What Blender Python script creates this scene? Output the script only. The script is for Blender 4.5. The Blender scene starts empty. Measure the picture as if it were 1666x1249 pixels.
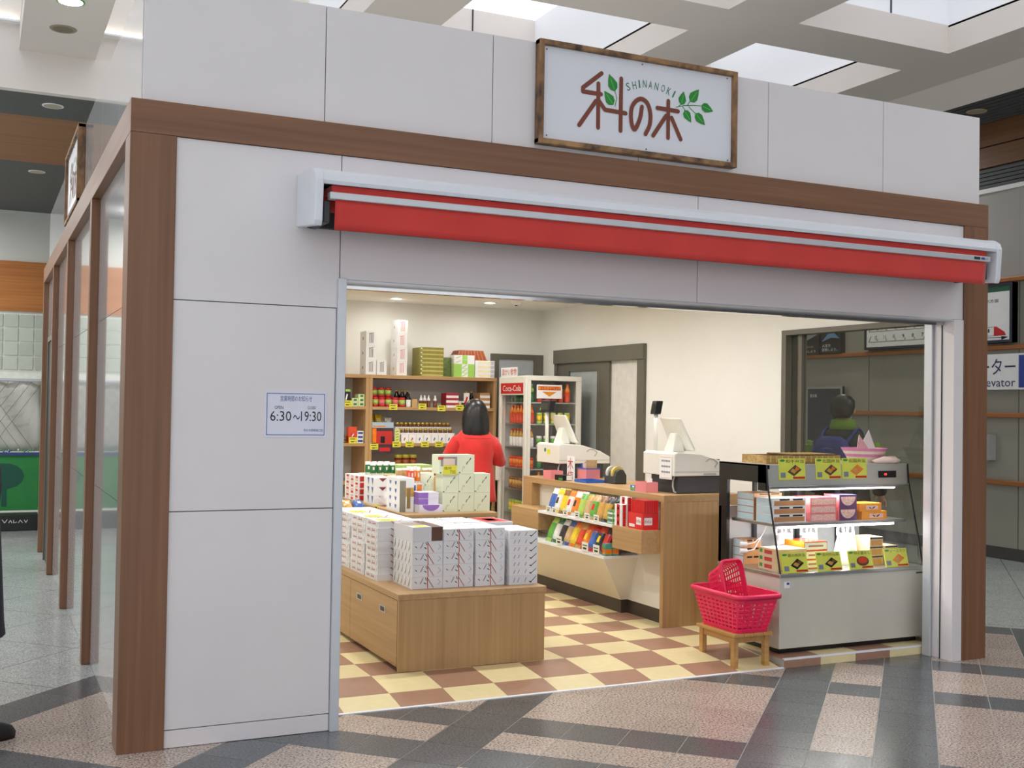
import bpy, math, random
import numpy as np
from mathutils import Vector, Matrix
random.seed(7)
scene = bpy.context.scene
COL = scene.collection

# ---------------------------------------------------------------- camera (calibrated on the shop front's vanishing points)
FPX = 1832.0
CW, CH = 1666.0, 1249.0
VX, VY = np.array([4700., 724.]), np.array([-35.5, 648.5])
PP = np.array([CW/2, CH/2])
def _cr(p): return np.array([(p[0]-PP[0])/FPX, (p[1]-PP[1])/FPX, 1.0])
_ex = _cr(VX); _ex /= np.linalg.norm(_ex)
_ey = _cr(VY); _ey -= _ex*_ey.dot(_ex); _ey /= np.linalg.norm(_ey)
_ez = np.cross(_ex, _ey)
if _ez[1] > 0: _ez = -_ez
RW = np.array([_ex, _ey, _ez])          # camera (x right, y down, z forward) -> world
CAM = np.array([-0.593, -5.316, 1.58])
cam_d = bpy.data.cameras.new('camera')
cam_d.sensor_width = 36.0
cam_d.lens = FPX/CW*36.0
cam_d.clip_end = 200
cam_o = bpy.data.objects.new('camera', cam_d)
COL.objects.link(cam_o)
_m = Matrix.Identity(4)
for i in range(3):
    _m[i][0], _m[i][1], _m[i][2], _m[i][3] = RW[i][0], -RW[i][1], -RW[i][2], CAM[i]
cam_o.matrix_world = _m
scene.camera = cam_o

# ---------------------------------------------------------------- world, exposure
scene.view_settings.view_transform = 'Standard'
scene.view_settings.look = 'None'
scene.view_settings.gamma = 1.0
scene.view_settings.exposure = 0.0
scene.view_settings.use_curve_mapping = False
world = bpy.data.worlds.new('overcast_sky'); scene.world = world
world.use_nodes = True
_bg = world.node_tree.nodes['Background']
_bg.inputs[0].default_value = (0.95, 0.965, 1.0, 1)
_bg.inputs[1].default_value = 1.5

# pixel -> point on an axis-aligned plane of the place
def _hit(p, ax, val):
    d = RW @ _cr(p); t = (val-CAM[ax])/d[ax]; return CAM + d*t
def PX(x, y, val): return _hit((x, y), 0, val)
def PY(x, y, val): return _hit((x, y), 1, val)
def PZ(x, y, val): return _hit((x, y), 2, val)

# ---------------------------------------------------------------- materials
def lin(c):
    return tuple((v/255/12.92 if v/255 <= .04045 else ((v/255+.055)/1.055)**2.4) for v in c)
MATS = {}
def nodes_of(m):
    nt = m.node_tree; b = nt.nodes['Principled BSDF']; return nt, b
def P(name, rgb=None, rough=.5, metal=0., var=.06, scale=12., bump=0., coat=0., spec=.5, sheen=0., rand=0.):
    """plain procedural material: colour with fine noise variation; rgb is sRGB 0-255"""
    if name in MATS: return MATS[name]
    m = bpy.data.materials.new(name); m.use_nodes = True
    nt, b = nodes_of(m); c = lin(rgb)
    b.inputs['Roughness'].default_value = rough; b.inputs['Metallic'].default_value = metal
    b.inputs['Coat Weight'].default_value = coat; b.inputs['Specular IOR Level'].default_value = spec
    b.inputs['Sheen Weight'].default_value = sheen
    tc = nt.nodes.new('ShaderNodeTexCoord'); no = nt.nodes.new('ShaderNodeTexNoise')
    no.inputs['Scale'].default_value = scale; no.inputs['Detail'].default_value = 3
    nt.links.new(tc.outputs['Object'], no.inputs['Vector'])
    r = nt.nodes.new('ShaderNodeValToRGB')
    r.color_ramp.elements[0].position = .3; r.color_ramp.elements[1].position = .7
    r.color_ramp.elements[0].color = (*[v*(1-var) for v in c], 1); r.color_ramp.elements[1].color = (*[min(1, v*(1+var)) for v in c], 1)
    nt.links.new(no.outputs['Fac'], r.inputs['Fac'])
    out = r.outputs['Color']
    if rand:
        oi = nt.nodes.new('ShaderNodeObjectInfo'); mr = nt.nodes.new('ShaderNodeMapRange')
        mr.inputs['To Min'].default_value = 1-rand; mr.inputs['To Max'].default_value = 1+rand
        nt.links.new(oi.outputs['Random'], mr.inputs['Value'])
        hs = nt.nodes.new('ShaderNodeHueSaturation')
        nt.links.new(mr.outputs[0], hs.inputs['Value']); nt.links.new(out, hs.inputs['Color']); out = hs.outputs['Color']
    nt.links.new(out, b.inputs['Base Color'])
    if bump:
        bp = nt.nodes.new('ShaderNodeBump'); bp.inputs['Strength'].default_value = bump; bp.inputs['Distance'].default_value = .005
        nt.links.new(no.outputs['Fac'], bp.inputs['Height']); nt.links.new(bp.outputs['Normal'], b.inputs['Normal'])
    MATS[name] = m; return m
def WOOD(name, ca, cb, axis=2, rough=.4, fine=38., coat=0., along=.9):
    """wood grain running along the given axis"""
    if name in MATS: return MATS[name]
    m = bpy.data.materials.new(name); m.use_nodes = True
    nt, b = nodes_of(m); b.inputs['Roughness'].default_value = rough; b.inputs['Coat Weight'].default_value = coat
    tc = nt.nodes.new('ShaderNodeTexCoord'); mp = nt.nodes.new('ShaderNodeMapping')
    s = [fine]*3; s[axis] = along; mp.inputs['Scale'].default_value = s
    no = nt.nodes.new('ShaderNodeTexNoise'); no.inputs['Scale'].default_value = 1.; no.inputs['Detail'].default_value = 5; no.inputs['Distortion'].default_value = .25
    mp2 = nt.nodes.new('ShaderNodeMapping'); s2 = [9.]*3; s2[axis] = along*.55; mp2.inputs['Scale'].default_value = s2
    no2 = nt.nodes.new('ShaderNodeTexNoise'); no2.inputs['Scale'].default_value = 1.
    for q in (mp, mp2): nt.links.new(tc.outputs['Object'], q.inputs['Vector'])
    nt.links.new(mp.outputs[0], no.inputs['Vector']); nt.links.new(mp2.outputs[0], no2.inputs['Vector'])
    mx = nt.nodes.new('ShaderNodeMath'); mx.operation = 'MULTIPLY_ADD'; mx.inputs[1].default_value = .55
    ad = nt.nodes.new('ShaderNodeMath'); ad.operation = 'MULTIPLY'; ad.inputs[1].default_value = .45
    nt.links.new(no2.outputs['Fac'], ad.inputs[0]); nt.links.new(no.outputs['Fac'], mx.inputs[0]); nt.links.new(ad.outputs[0], mx.inputs[2])
    r = nt.nodes.new('ShaderNodeValToRGB'); r.color_ramp.elements[0].position = .36; r.color_ramp.elements[1].position = .64
    r.color_ramp.elements[0].color = (*lin(ca), 1); r.color_ramp.elements[1].color = (*lin(cb), 1)
    nt.links.new(mx.outputs[0], r.inputs['Fac']); nt.links.new(r.outputs['Color'], b.inputs['Base Color'])
    MATS[name] = m; return m
def GRANITE(name, cs, rough=.28, scale=130., joint=None):
    """speckled stone in world coordinates"""
    m = bpy.data.materials.new(name); m.use_nodes = True
    nt, b = nodes_of(m); b.inputs['Roughness'].default_value = rough
    ge = nt.nodes.new('ShaderNodeNewGeometry')
    no = nt.nodes.new('ShaderNodeTexNoise'); no.inputs['Scale'].default_value = scale; no.inputs['Detail'].default_value = 2.5
    nt.links.new(ge.outputs['Position'], no.inputs['Vector'])
    r = nt.nodes.new('ShaderNodeValToRGB'); r.color_ramp.interpolation = 'LINEAR'
    while len(r.color_ramp.elements) < len(cs): r.color_ramp.elements.new(.5)
    for k, (p, c) in enumerate(cs):
        r.color_ramp.elements[k].position = p; r.color_ramp.elements[k].color = (*lin(c), 1)
    nt.links.new(no.outputs['Fac'], r.inputs['Fac'])
    n2 = nt.nodes.new('ShaderNodeTexNoise'); n2.inputs['Scale'].default_value = 3.2; n2.inputs['Detail'].default_value = 3
    nt.links.new(ge.outputs['Position'], n2.inputs['Vector'])
    mr = nt.nodes.new('ShaderNodeMapRange'); mr.inputs['To Min'].default_value = .86; mr.inputs['To Max'].default_value = 1.14
    nt.links.new(n2.outputs['Fac'], mr.inputs['Value'])
    oi = nt.nodes.new('ShaderNodeObjectInfo'); m2 = nt.nodes.new('ShaderNodeMapRange'); m2.inputs['To Min'].default_value = .93; m2.inputs['To Max'].default_value = 1.07
    nt.links.new(oi.outputs['Random'], m2.inputs['Value'])
    mu = nt.nodes.new('ShaderNodeMath'); mu.operation = 'MULTIPLY'
    nt.links.new(mr.outputs[0], mu.inputs[0]); nt.links.new(m2.outputs[0], mu.inputs[1])
    hs = nt.nodes.new('ShaderNodeHueSaturation'); nt.links.new(mu.outputs[0], hs.inputs['Value']); nt.links.new(r.outputs['Color'], hs.inputs['Color'])
    out = hs.outputs['Color']
    if joint:
        size, jc = joint
        br = nt.nodes.new('ShaderNodeTexBrick'); br.offset = 0.; br.inputs['Scale'].default_value = 1.
        br.inputs['Brick Width'].default_value = size; br.inputs['Row Height'].default_value = size; br.inputs['Mortar Size'].default_value = .004
        br.inputs['Color1'].default_value = (0, 0, 0, 1); br.inputs['Color2'].default_value = (0, 0, 0, 1); br.inputs['Mortar'].default_value = (1, 1, 1, 1)
        mp = nt.nodes.new('ShaderNodeMapping'); mp.inputs['Rotation'].default_value = (0, 0, math.radians(45))
        nt.links.new(ge.outputs['Position'], mp.inputs['Vector']); nt.links.new(mp.outputs[0], br.inputs['Vector'])
        mi = nt.nodes.new('ShaderNodeMix'); mi.data_type = 'RGBA'
        nt.links.new(br.outputs['Color'], mi.inputs['Factor']); nt.links.new(out, mi.inputs['A']); mi.inputs['B'].default_value = (*lin(jc), 1)
        out = mi.outputs['Result']
    nt.links.new(out, b.inputs['Base Color'])
    MATS[name] = m; return m
def GLASS(name, tint=(1, 1, 1), ior=1.45, rough=0.02, haze=0.):
    if name in MATS: return MATS[name]
    m = bpy.data.materials.new(name); m.use_nodes = True; nt = m.node_tree; nt.nodes.clear()
    o = nt.nodes.new('ShaderNodeOutputMaterial'); t = nt.nodes.new('ShaderNodeBsdfTransparent'); g = nt.nodes.new('ShaderNodeBsdfGlossy')
    t.inputs[0].default_value = (*tint, 1); g.inputs['Roughness'].default_value = rough
    fr = nt.nodes.new('ShaderNodeFresnel'); fr.inputs['IOR'].default_value = ior
    ge = nt.nodes.new('ShaderNodeNewGeometry'); inv = nt.nodes.new('ShaderNodeMath'); inv.operation = 'SUBTRACT'; inv.inputs[0].default_value = 1.
    nt.links.new(ge.outputs['Backfacing'], inv.inputs[1]); mu = nt.nodes.new('ShaderNodeMath'); mu.operation = 'MULTIPLY'
    nt.links.new(inv.outputs[0], mu.inputs[0]); nt.links.new(fr.outputs[0], mu.inputs[1])
    mx = nt.nodes.new('ShaderNodeMixShader'); nt.links.new(mu.outputs[0], mx.inputs[0]); nt.links.new(t.outputs[0], mx.inputs[1]); nt.links.new(g.outputs[0], mx.inputs[2])
    out = mx
    if haze:
        d = nt.nodes.new('ShaderNodeBsdfDiffuse'); d.inputs[0].default_value = (.9, .9, .92, 1)
        m2 = nt.nodes.new('ShaderNodeMixShader'); m2.inputs[0].default_value = haze
        nt.links.new(mx.outputs[0], m2.inputs[1]); nt.links.new(d.outputs[0], m2.inputs[2]); out = m2
    nt.links.new(out.outputs[0], o.inputs[0]); MATS[name] = m; return m
def EMIT(name, rgb, s):
    if name in MATS: return MATS[name]
    m = bpy.data.materials.new(name); m.use_nodes = True; nt, b = nodes_of(m)
    b.inputs['Base Color'].default_value = (*lin(rgb), 1); b.inputs['Emission Color'].default_value = (*lin(rgb), 1); b.inputs['Emission Strength'].default_value = s
    MATS[name] = m; return m

# ---------------------------------------------------------------- mesh builder
_TXT = {}
def text_geo(body):
    """a line of lettering as triangles, normalised to a unit box"""
    if body in _TXT: return _TXT[body]
    c = bpy.data.curves.new('lettering', 'FONT'); c.body = body; c.resolution_u = 2
    o = bpy.data.objects.new('lettering', c); COL.objects.link(o)
    dg = bpy.context.evaluated_depsgraph_get(); dg.update()
    me = bpy.data.meshes.new_from_object(o.evaluated_get(dg))
    vs = [(v.co.x, v.co.y) for v in me.vertices]; fs = [tuple(p.vertices) for p in me.polygons]
    bpy.data.objects.remove(o); bpy.data.curves.remove(c); bpy.data.meshes.remove(me)
    xs = [v[0] for v in vs]; ys = [v[1] for v in vs]
    x0, x1, y0, y1 = min(xs), max(xs), min(ys), max(ys)
    vs = [((x-x0)/max(1e-6, x1-x0), (y-y0)/max(1e-6, y1-y0)) for x, y in vs]
    _TXT[body] = (vs, fs); return _TXT[body]
class MB:
    def __init__(s): s.v = []; s.f = []; s.mi = []; s.mats = []
    def _m(s, mat):
        if mat not in s.mats: s.mats.append(mat)
        return s.mats.index(mat)
    def add(s, vs, fs, mat):
        n = len(s.v); s.v += [tuple(float(a) for a in v) for v in vs]; k = s._m(mat)
        for f in fs: s.f.append(tuple(n+i for i in f)); s.mi.append(k)
        return s
    def box(s, x0, x1, y0, y1, z0, z1, mat):
        if x0 > x1: x0, x1 = x1, x0
        if y0 > y1: y0, y1 = y1, y0
        if z0 > z1: z0, z1 = z1, z0
        return s.add([(x0,y0,z0),(x1,y0,z0),(x1,y1,z0),(x0,y1,z0),(x0,y0,z1),(x1,y0,z1),(x1,y1,z1),(x0,y1,z1)],
                     [(0,3,2,1),(4,5,6,7),(0,1,5,4),(1,2,6,5),(2,3,7,6),(3,0,4,7)], mat)
    def hexa(s, b, t, mat):
        """bottom ring of 4 points and top ring of 4 points (counter-clockwise seen from above)"""
        return s.add(list(b)+list(t), [(0,3,2,1),(4,5,6,7),(0,1,5,4),(1,2,6,5),(2,3,7,6),(3,0,4,7)], mat)
    def poly(s, pts, mat): return s.add(pts, [tuple(range(len(pts)))], mat)
    def prism(s, pts, vec, mat):
        n = len(pts); q = [tuple(np.array(p)+np.array(vec)) for p in pts]
        return s.add(list(pts)+q, [tuple(range(n))[::-1], tuple(range(n, 2*n))]+[(i, (i+1) % n, n+(i+1) % n, n+i) for i in range(n)], mat)
    def cyl(s, p0, p1, r0, mat, n=12, r1=None, cap=True):
        r1 = r0 if r1 is None else r1
        p0, p1 = Vector(p0), Vector(p1); d = (p1-p0).normalized()
        a = d.orthogonal().normalized(); b = d.cross(a); vs = []
        for p, r in ((p0, r0), (p1, r1)):
            for i in range(n):
                t = 2*math.pi*i/n; vs.append(p+a*(r*math.cos(t))+b*(r*math.sin(t)))
        fs = [(i, (i+1) % n, n+(i+1) % n, n+i) for i in range(n)]
        if cap: fs += [tuple(range(n))[::-1], tuple(range(n, 2*n))]
        return s.add(vs, fs, mat)
    def tube(s, pts, r, mat, n=8):
        for a, b in zip(pts[:-1], pts[1:]): s.cyl(a, b, r, mat, n)
        return s
    def lathe(s, prof, mat, c=(0, 0, 0), n=14, cap=True):
        vs = []; fs = []
        for r, z in prof:
            for i in range(n):
                t = 2*math.pi*i/n; vs.append((c[0]+r*math.cos(t), c[1]+r*math.sin(t), c[2]+z))
        for k in range(len(prof)-1):
            for i in range(n): fs.append((k*n+i, k*n+(i+1) % n, (k+1)*n+(i+1) % n, (k+1)*n+i))
        if cap: fs += [tuple(range(n))[::-1], tuple(range((len(prof)-1)*n, len(prof)*n))]
        return s.add(vs, fs, mat)
    def text(s, body, o, u, v, mat):
        """lettering filling the parallelogram o + u + v"""
        vs, fs = text_geo(body); o, u, v = Vector(o), Vector(u), Vector(v)
        return s.add([o+u*a+v*b for a, b in vs], fs, mat)
    def stroke(s, pts, w, u, v, o, mat, n=8):
        """round-ended brush stroke: pts in (u, v) plane coordinates about o"""
        o, u, v = Vector(o), Vector(u), Vector(v); nn = u.cross(v).normalized(); off = [0.]
        def P3(p): return o+u*p[0]+v*p[1]+nn*off[0]
        for a, b in zip(pts[:-1], pts[1:]):
            d = Vector((b[0]-a[0], b[1]-a[1])); off[0] += .00002
            if d.length < 1e-7: continue
            d.normalize(); nx, ny = -d.y*w/2, d.x*w/2
            s.add([P3((a[0]+nx, a[1]+ny)), P3((a[0]-nx, a[1]-ny)), P3((b[0]-nx, b[1]-ny)), P3((b[0]+nx, b[1]+ny))], [(0, 1, 2, 3)], mat)
        for p in pts:
            off[0] += .00002
            s.add([P3((p[0]+w/2*math.cos(2*math.pi*i/n), p[1]+w/2*math.sin(2*math.pi*i/n))) for i in range(n)], [tuple(range(n))], mat)
        return s
    def mesh(s, name, smooth=False):
        me = bpy.data.meshes.new(name); me.from_pydata(s.v, [], s.f)
        for m in s.mats: me.materials.append(m)
        me.polygons.foreach_set('material_index', s.mi)
        if smooth: me.polygons.foreach_set('use_smooth', [True]*len(s.f))
        me.update(); return me
    def build(s, name, parent=None, loc=(0, 0, 0), rz=0., bevel=0., smooth=False):
        return put(name, s.mesh(name, smooth), parent, loc, rz, bevel)
def put(name, me, parent=None, loc=(0, 0, 0), rz=0., bevel=0.):
    o = bpy.data.objects.new(name, me); COL.objects.link(o)
    o.location = [float(a) for a in loc]; o.rotation_euler = (0, 0, rz)
    if parent: o.parent = parent
    if bevel:
        b = o.modifiers.new('edge', 'BEVEL'); b.width = bevel; b.segments = 2; b.limit_method = 'ANGLE'; b.angle_limit = .7
    return o
def tag(o, label=None, cat=None, group=None, kind=None):
    if label: o['label'] = label
    if cat: o['category'] = cat
    if group: o['group'] = group
    if kind: o['kind'] = kind
    return o
def thing(name, label, cat, loc=(0, 0, 0), rz=0., group=None):
    o = bpy.data.objects.new(name, None); o.empty_display_size = .05; COL.objects.link(o)
    o.location = [float(a) for a in loc]; o.rotation_euler = (0, 0, rz)
    return tag(o, label, cat, group)
def struct(o): o['kind'] = 'structure'; return o
def senv(name, loc=(0, 0, 0)):
    o = bpy.data.objects.new(name, None); o.empty_display_size = .05; COL.objects.link(o); o.location = loc; return struct(o)
def copy_tree(o, loc, rz=None, label=None, parent=None):
    c = o.copy(); COL.objects.link(c)
    if parent is None:
        c.location = [float(a) for a in loc]
        if rz is not None: c.rotation_euler = (0, 0, rz)
        if label: c['label'] = label
    else: c.parent = parent
    for ch in list(o.children): copy_tree(ch, None, parent=c)
    return c
ORD = ['lowest', 'second from bottom', 'third from bottom', 'fourth from bottom', 'fifth from bottom', 'sixth from bottom', 'seventh from bottom', 'eighth from bottom', 'ninth from bottom']
def ordn(k, n): return 'topmost' if k == n-1 else ORD[k]

# shared materials
white_panel = P('white_panel', (226, 222, 224), .36, var=.015, scale=3)
gloss_panel = P('gloss_white_panel', (214, 215, 217), .1, var=.015, scale=3, coat=.6)
backing = P('dark_backing', (120, 118, 116), .8)
trim_v = WOOD('walnut_upright', (112, 76, 52), (134, 94, 67), 2, .45)
trim_x = WOOD('walnut_beam', (112, 76, 52), (134, 94, 67), 0, .45)
trim_y = WOOD('walnut_beam_side', (112, 76, 52), (134, 94, 67), 1, .45)
oak_v = WOOD('light_oak_upright', (172, 136, 90), (192, 156, 110), 2, .42)
oak_x = WOOD('light_oak_across', (172, 136, 90), (192, 156, 110), 0, .42)
oak_y = WOOD('light_oak_along', (174, 138, 92), (194, 158, 112), 1, .42)
steel = P('brushed_steel', (188, 190, 192), .28, .9, var=.04, scale=30)
alu = P('satin_aluminium', (206, 210, 216), .4, .35, var=.02)
plaster = P('white_plaster', (240, 239, 232), .9, var=.01, scale=4)
black = P('black_plastic', (22, 22, 24), .35)
dgrey = P('dark_grey', (58, 60, 64), .5)
cream = P('cream_laminate', (232, 226, 208), .4, var=.015)
white = P('white_card', (240, 240, 240), .55, var=.015)
offwhite = P('off_white_plastic', (232, 230, 220), .35, var=.015)
red = P('red_print', (200, 36, 36), .5)
yellow = P('yellow_card', (226, 222, 60), .55)
inkblk = P('black_ink', (38, 40, 46), .6)
inkblue = P('blue_ink', (52, 82, 150), .6)
inkred = P('red_ink', (190, 60, 62), .6)
green = P('green_print', (60, 150, 62), .5)
frame_grey = P('taupe_door_frame', (104, 100, 88), .45, var=.03)
clear = GLASS('clear_glass')
# ================================================================ SETTING
# ---------------------------------------------------------------- station floor: granite tiles laid at 45 degrees
gr_dark = GRANITE('dark_granite', [(.3, (74, 78, 82)), (.5, (92, 96, 100)), (.7, (112, 116, 119))], .22, 95.)
gr_pink = GRANITE('pink_granite', [(.36, (92, 82, 80)), (.45, (174, 158, 148)), (.56, (192, 176, 164)), (.68, (214, 204, 196))], .25, 95.)
gr_grey = GRANITE('grey_granite', [(.33, (130, 136, 136)), (.5, (176, 182, 180)), (.68, (206, 210, 207))], .16, joint=(.85, (120, 124, 122)))
joint_m = P('tile_joint', (176, 176, 170), .8)
floor = struct(MB().box(-14, 9.7, -16, 16, -.2, -.003, gr_grey).build('floor'))
U0, V0, T = .44, 1.185, .2843
def uv(u, v): r = math.sqrt(.5); return ((u+v)*r, (u-v)*r)
udark = {-3, 0, 2, 7, 10, 15}; vdark = {-8, -3, 0, 5, 7, 10, 15}
g = .0022
tp = {}
for nm, mt in (('dark', gr_dark), ('pink', gr_pink)):
    c = [uv(a, b) for a, b in ((g, T-g), (T-g, T-g), (T-g, g), (g, g))]
    tp[nm] = MB().prism([(x, y, -.006) for x, y in c][::-1], (0, 0, .006), mt).mesh('tile')
bed = []
for i in range(-9, 16):
    for k in range(-8, 20):
        x, y = uv(U0+i*T, V0+k*T); cx, cy = uv(U0+(i+.5)*T, V0+(k+.5)*T)
        q = RW.T @ (np.array([cx, cy, 0])-CAM)
        if q[2] < .5: continue
        px, py = PP[0]+FPX*q[0]/q[2], PP[1]+FPX*q[1]/q[2]
        if not (-260 < px < 2150 and 900 < py < 1400): continue
        if .45 < cx < 5.0 and cy > .5: continue
        if .25 < cx < 5.2 and cy > .55: continue
        bed.append((x, y)); put('tile', tp['dark' if ((i in udark and (k > -5 or i == -3)) or k in vdark) else 'pink'], floor, (x, y, 0))
mb = MB()
for x, y in bed:
    mb.poly([(x+a, y+b, -.0015) for a, b in [uv(*q) for q in ((0, T), (T, T), (T, 0), (0, 0))]][::-1], joint_m)
mb.build('tile_joints', floor)['kind'] = 'stuff'

# ---------------------------------------------------------------- shop floor: checker tiles, a low ramp at the entrance
t_cream = P('cream_floor_tile', (238, 222, 172), .38, var=.03, scale=20, rand=.03)
t_brown = P('brown_floor_tile', (172, 132, 110), .36, var=.04, scale=25, rand=.04)
Z0 = .055; TS = .309; EDGE = .257; RAMPX = 3.93
XR, YB, ZC = 5.25, 6.225, 2.69
def zfloor(x, y):
    if x > RAMPX-.001: return Z0
    return float(np.interp(y, [EDGE, .465, .774], [.001, .031, Z0]))
mb = MB(); mb.box(.1, XR, .774, YB, -.05, Z0-.004, joint_m); mb.box(RAMPX, XR, EDGE, .774, -.05, Z0-.004, joint_m)
mb.hexa([(.3, EDGE, -.05), (RAMPX, EDGE, -.05), (RAMPX, .774, -.05), (.3, .774, -.05)], [(.3, EDGE, -.003), (RAMPX, EDGE, -.003), (RAMPX, .774, Z0-.004), (.3, .774, Z0-.004)], joint_m)
sfloor = struct(mb.build('floor_shop'))
flat = {}
for nm, mt in (('c', t_cream), ('b', t_brown)): flat[nm] = MB().box(.0006, TS-.0006, .0006, TS-.0006, -.004, 0, mt).mesh('floor_tile')
ntile = 0
for i in range(-2, 13):
    for j in range(-1, 18):
        x, y = 1.443+i*TS, .465+j*TS
        mt = 'b' if (i+j) % 2 else 'c'
        x1, y1 = min(x+TS, XR), min(y+TS, YB)
        if x > XR-.02: continue
        if j >= 1 and x1-x > TS-.01 and y1-y > TS-.01:
            if 1.75 < x and x+TS < 2.5 and .9 < y < 2.6: continue         # under the island
            put('floor_tile', flat[mt], sfloor, (x, y, Z0))
        else:
            M_ = t_brown if mt == 'b' else t_cream
            y = max(y, EDGE+.012)
            for xa, xb in ([(x, x1)] if not (x < RAMPX < x1) else [(x, RAMPX), (RAMPX, x1)]):
                e = .0006; zs = [zfloor((xa+xb)/2, yy) for yy in (y, y1)]
                MB().hexa([(xa+e, y+e, zs[0]-.004), (xb-e, y+e, zs[0]-.004), (xb-e, y1-e, zs[1]-.004), (xa+e, y1-e, zs[1]-.004)],
                          [(xa+e, y+e, zs[0]), (xb-e, y+e, zs[0]), (xb-e, y1-e, zs[1]), (xa+e, y1-e, zs[1])], M_).build('floor_tile', sfloor)
trimw = P('threshold_trim', (246, 247, 252), .45, 0., var=.01)
MB().hexa([(1.0, EDGE-.004, -.003), (RAMPX+.03, EDGE-.004, -.003), (RAMPX+.03, EDGE+.012, -.003), (1.0, EDGE+.012, -.003)],
          [(1.0, EDGE-.004, .004), (RAMPX+.03, EDGE-.004, .004), (RAMPX+.03, EDGE+.012, .006), (1.0, EDGE+.012, .006)], trimw).build('threshold_trim', sfloor)
MB().box(RAMPX, 5.07, EDGE-.006, EDGE+.014, Z0-.008, Z0+.002, trimw).build('step_trim', sfloor)
for k in range(4):      # tiled riser of the step in front of the chilled case
    MB().box(RAMPX+.002+k*.285, min(RAMPX+.285*(k+1)-.001, 5.065), EDGE-.005, EDGE+.001, 0, Z0-.009, [t_brown, t_cream][k % 2]).build('riser_tile', sfloor)

# ---------------------------------------------------------------- shop front
FX1, BZ0, BZ1, WT = 5.36, 2.80, 2.953, 3.53
HZ = 2.19
wf = senv('wall_front')
mb = MB(); mb.box(.06, 1.0, .03, .2, 0, BZ0, backing); mb.box(1.0, 5.1, .03, .2, HZ+.01, BZ0, backing); mb.box(5.1, 5.3, .03, .2, 0, BZ0, backing)
mb.box(.055, 5.30, .045, .2, BZ0, WT-.005, backing); mb.build('core', wf)
def panel(x0, x1, z0, z1, y=.012, d=.025, mt=white_panel): MB().box(x0+.0022, x1-.0022, y, y+d, z0+.0022, z1-.0022, mt).build('panel', wf, bevel=.0012)
for za, zb in ((.0, .083), (.083, 1.077), (1.077, 2.05)): panel(.2, .978, za, zb)
panel(.2, .99, 2.05, BZ0)
xs2 = PY(1138, 330, 0)[0]
panel(.99, xs2, HZ, BZ0); panel(xs2, 5.152, HZ, BZ0)
MB().box(5.068, 5.152, .005, .24, 0, HZ, white_panel).build('jamb', wf, bevel=.002)
MB().box(5.06, 5.07, .10, .104, 0, HZ, dgrey).build('jamb_seam', wf)
MB().box(.978, 1.02, -.012, .2, 0, HZ+.005, alu).build('shutter_track', wf, bevel=.002)
MB().box(5.045, 5.06, .17, .235, 0, HZ, alu).build('shutter_track', wf, bevel=.002)
MB().box(1.02, 5.068, .0125, .2, HZ-.012, HZ+.002, alu).build('header_trim', wf, bevel=.002)
MB().box(1.02, 5.05, .08, .13, HZ-.035, HZ-.012, P('mirror_strip', (190, 190, 190), .12, .95)).build('shutter_slot', wf)
edges = [.052]+[PY(px, py, .03)[0] for px, py in ((530, 100), (802, 120), (1250, 200), (1437, 230))]+[5.31]
edges.insert(3, (edges[2]+edges[3])/2)
for a, b in zip(edges[:-1], edges[1:]): panel(a, b, BZ1-.01, WT, .03, .02)
MB().box(0, .205, 0, .185, 0, BZ0-.001, trim_v).build('pillar', wf, bevel=.002)
MB().box(FX1-.208, FX1, 0, .185, 0, BZ0-.001, trim_v).build('pillar', wf, bevel=.002)
MB().box(0, FX1, 0, .06, BZ0, BZ1, trim_x).build('beam', wf, bevel=.002)

# left side wall of the shop
SY1 = 7.46
wl = senv('wall_left')
mb = MB(); mb.box(.065, .16, .185, SY1, 0, BZ0, backing); mb.box(.07, .16, .2, SY1, BZ0, WT-.005, backing); mb.build('core', wl)
sl = [.185, 1.90, 3.88, 5.70, 7.36]
for a, b in zip(sl[:-1], sl[1:]):
    for za, zb in ((0, .083), (.083, 1.077), (1.077, 2.05), (2.05, BZ0)):
        MB().box(.05, .068, a+.002, b-.002, za+.0015, zb-.0015, gloss_panel).build('panel', wl)
for k in range(8):
    a = .052+k*.927; MB().box(.05, .07, a+.002, min(a+.925, SY1), BZ1-.01, WT, gloss_panel).build('panel', wl)
for y in sl[1:]:
    MB().box(0, .06, y, y+.1, 0, BZ0-.001, trim_v).build('slat', wl, bevel=.002)
MB().box(0, .06, .06, SY1, BZ0, BZ1, trim_y).build('beam', wl, bevel=.002)
d0 = senv('door_1')
mb = MB(); mb.box(.02, .055, 5.9, 5.95, 0, 2.15, frame_grey); mb.box(.02, .055, 6.75, 6.80, 0, 2.15, frame_grey); mb.box(.02, .055, 5.9, 6.8, 2.15, 2.2, frame_grey); mb.build('door_frame', d0)
MB().box(.035, .05, 5.95, 6.75, 0, 2.15, dgrey).build('door_leaf', d0)

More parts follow.
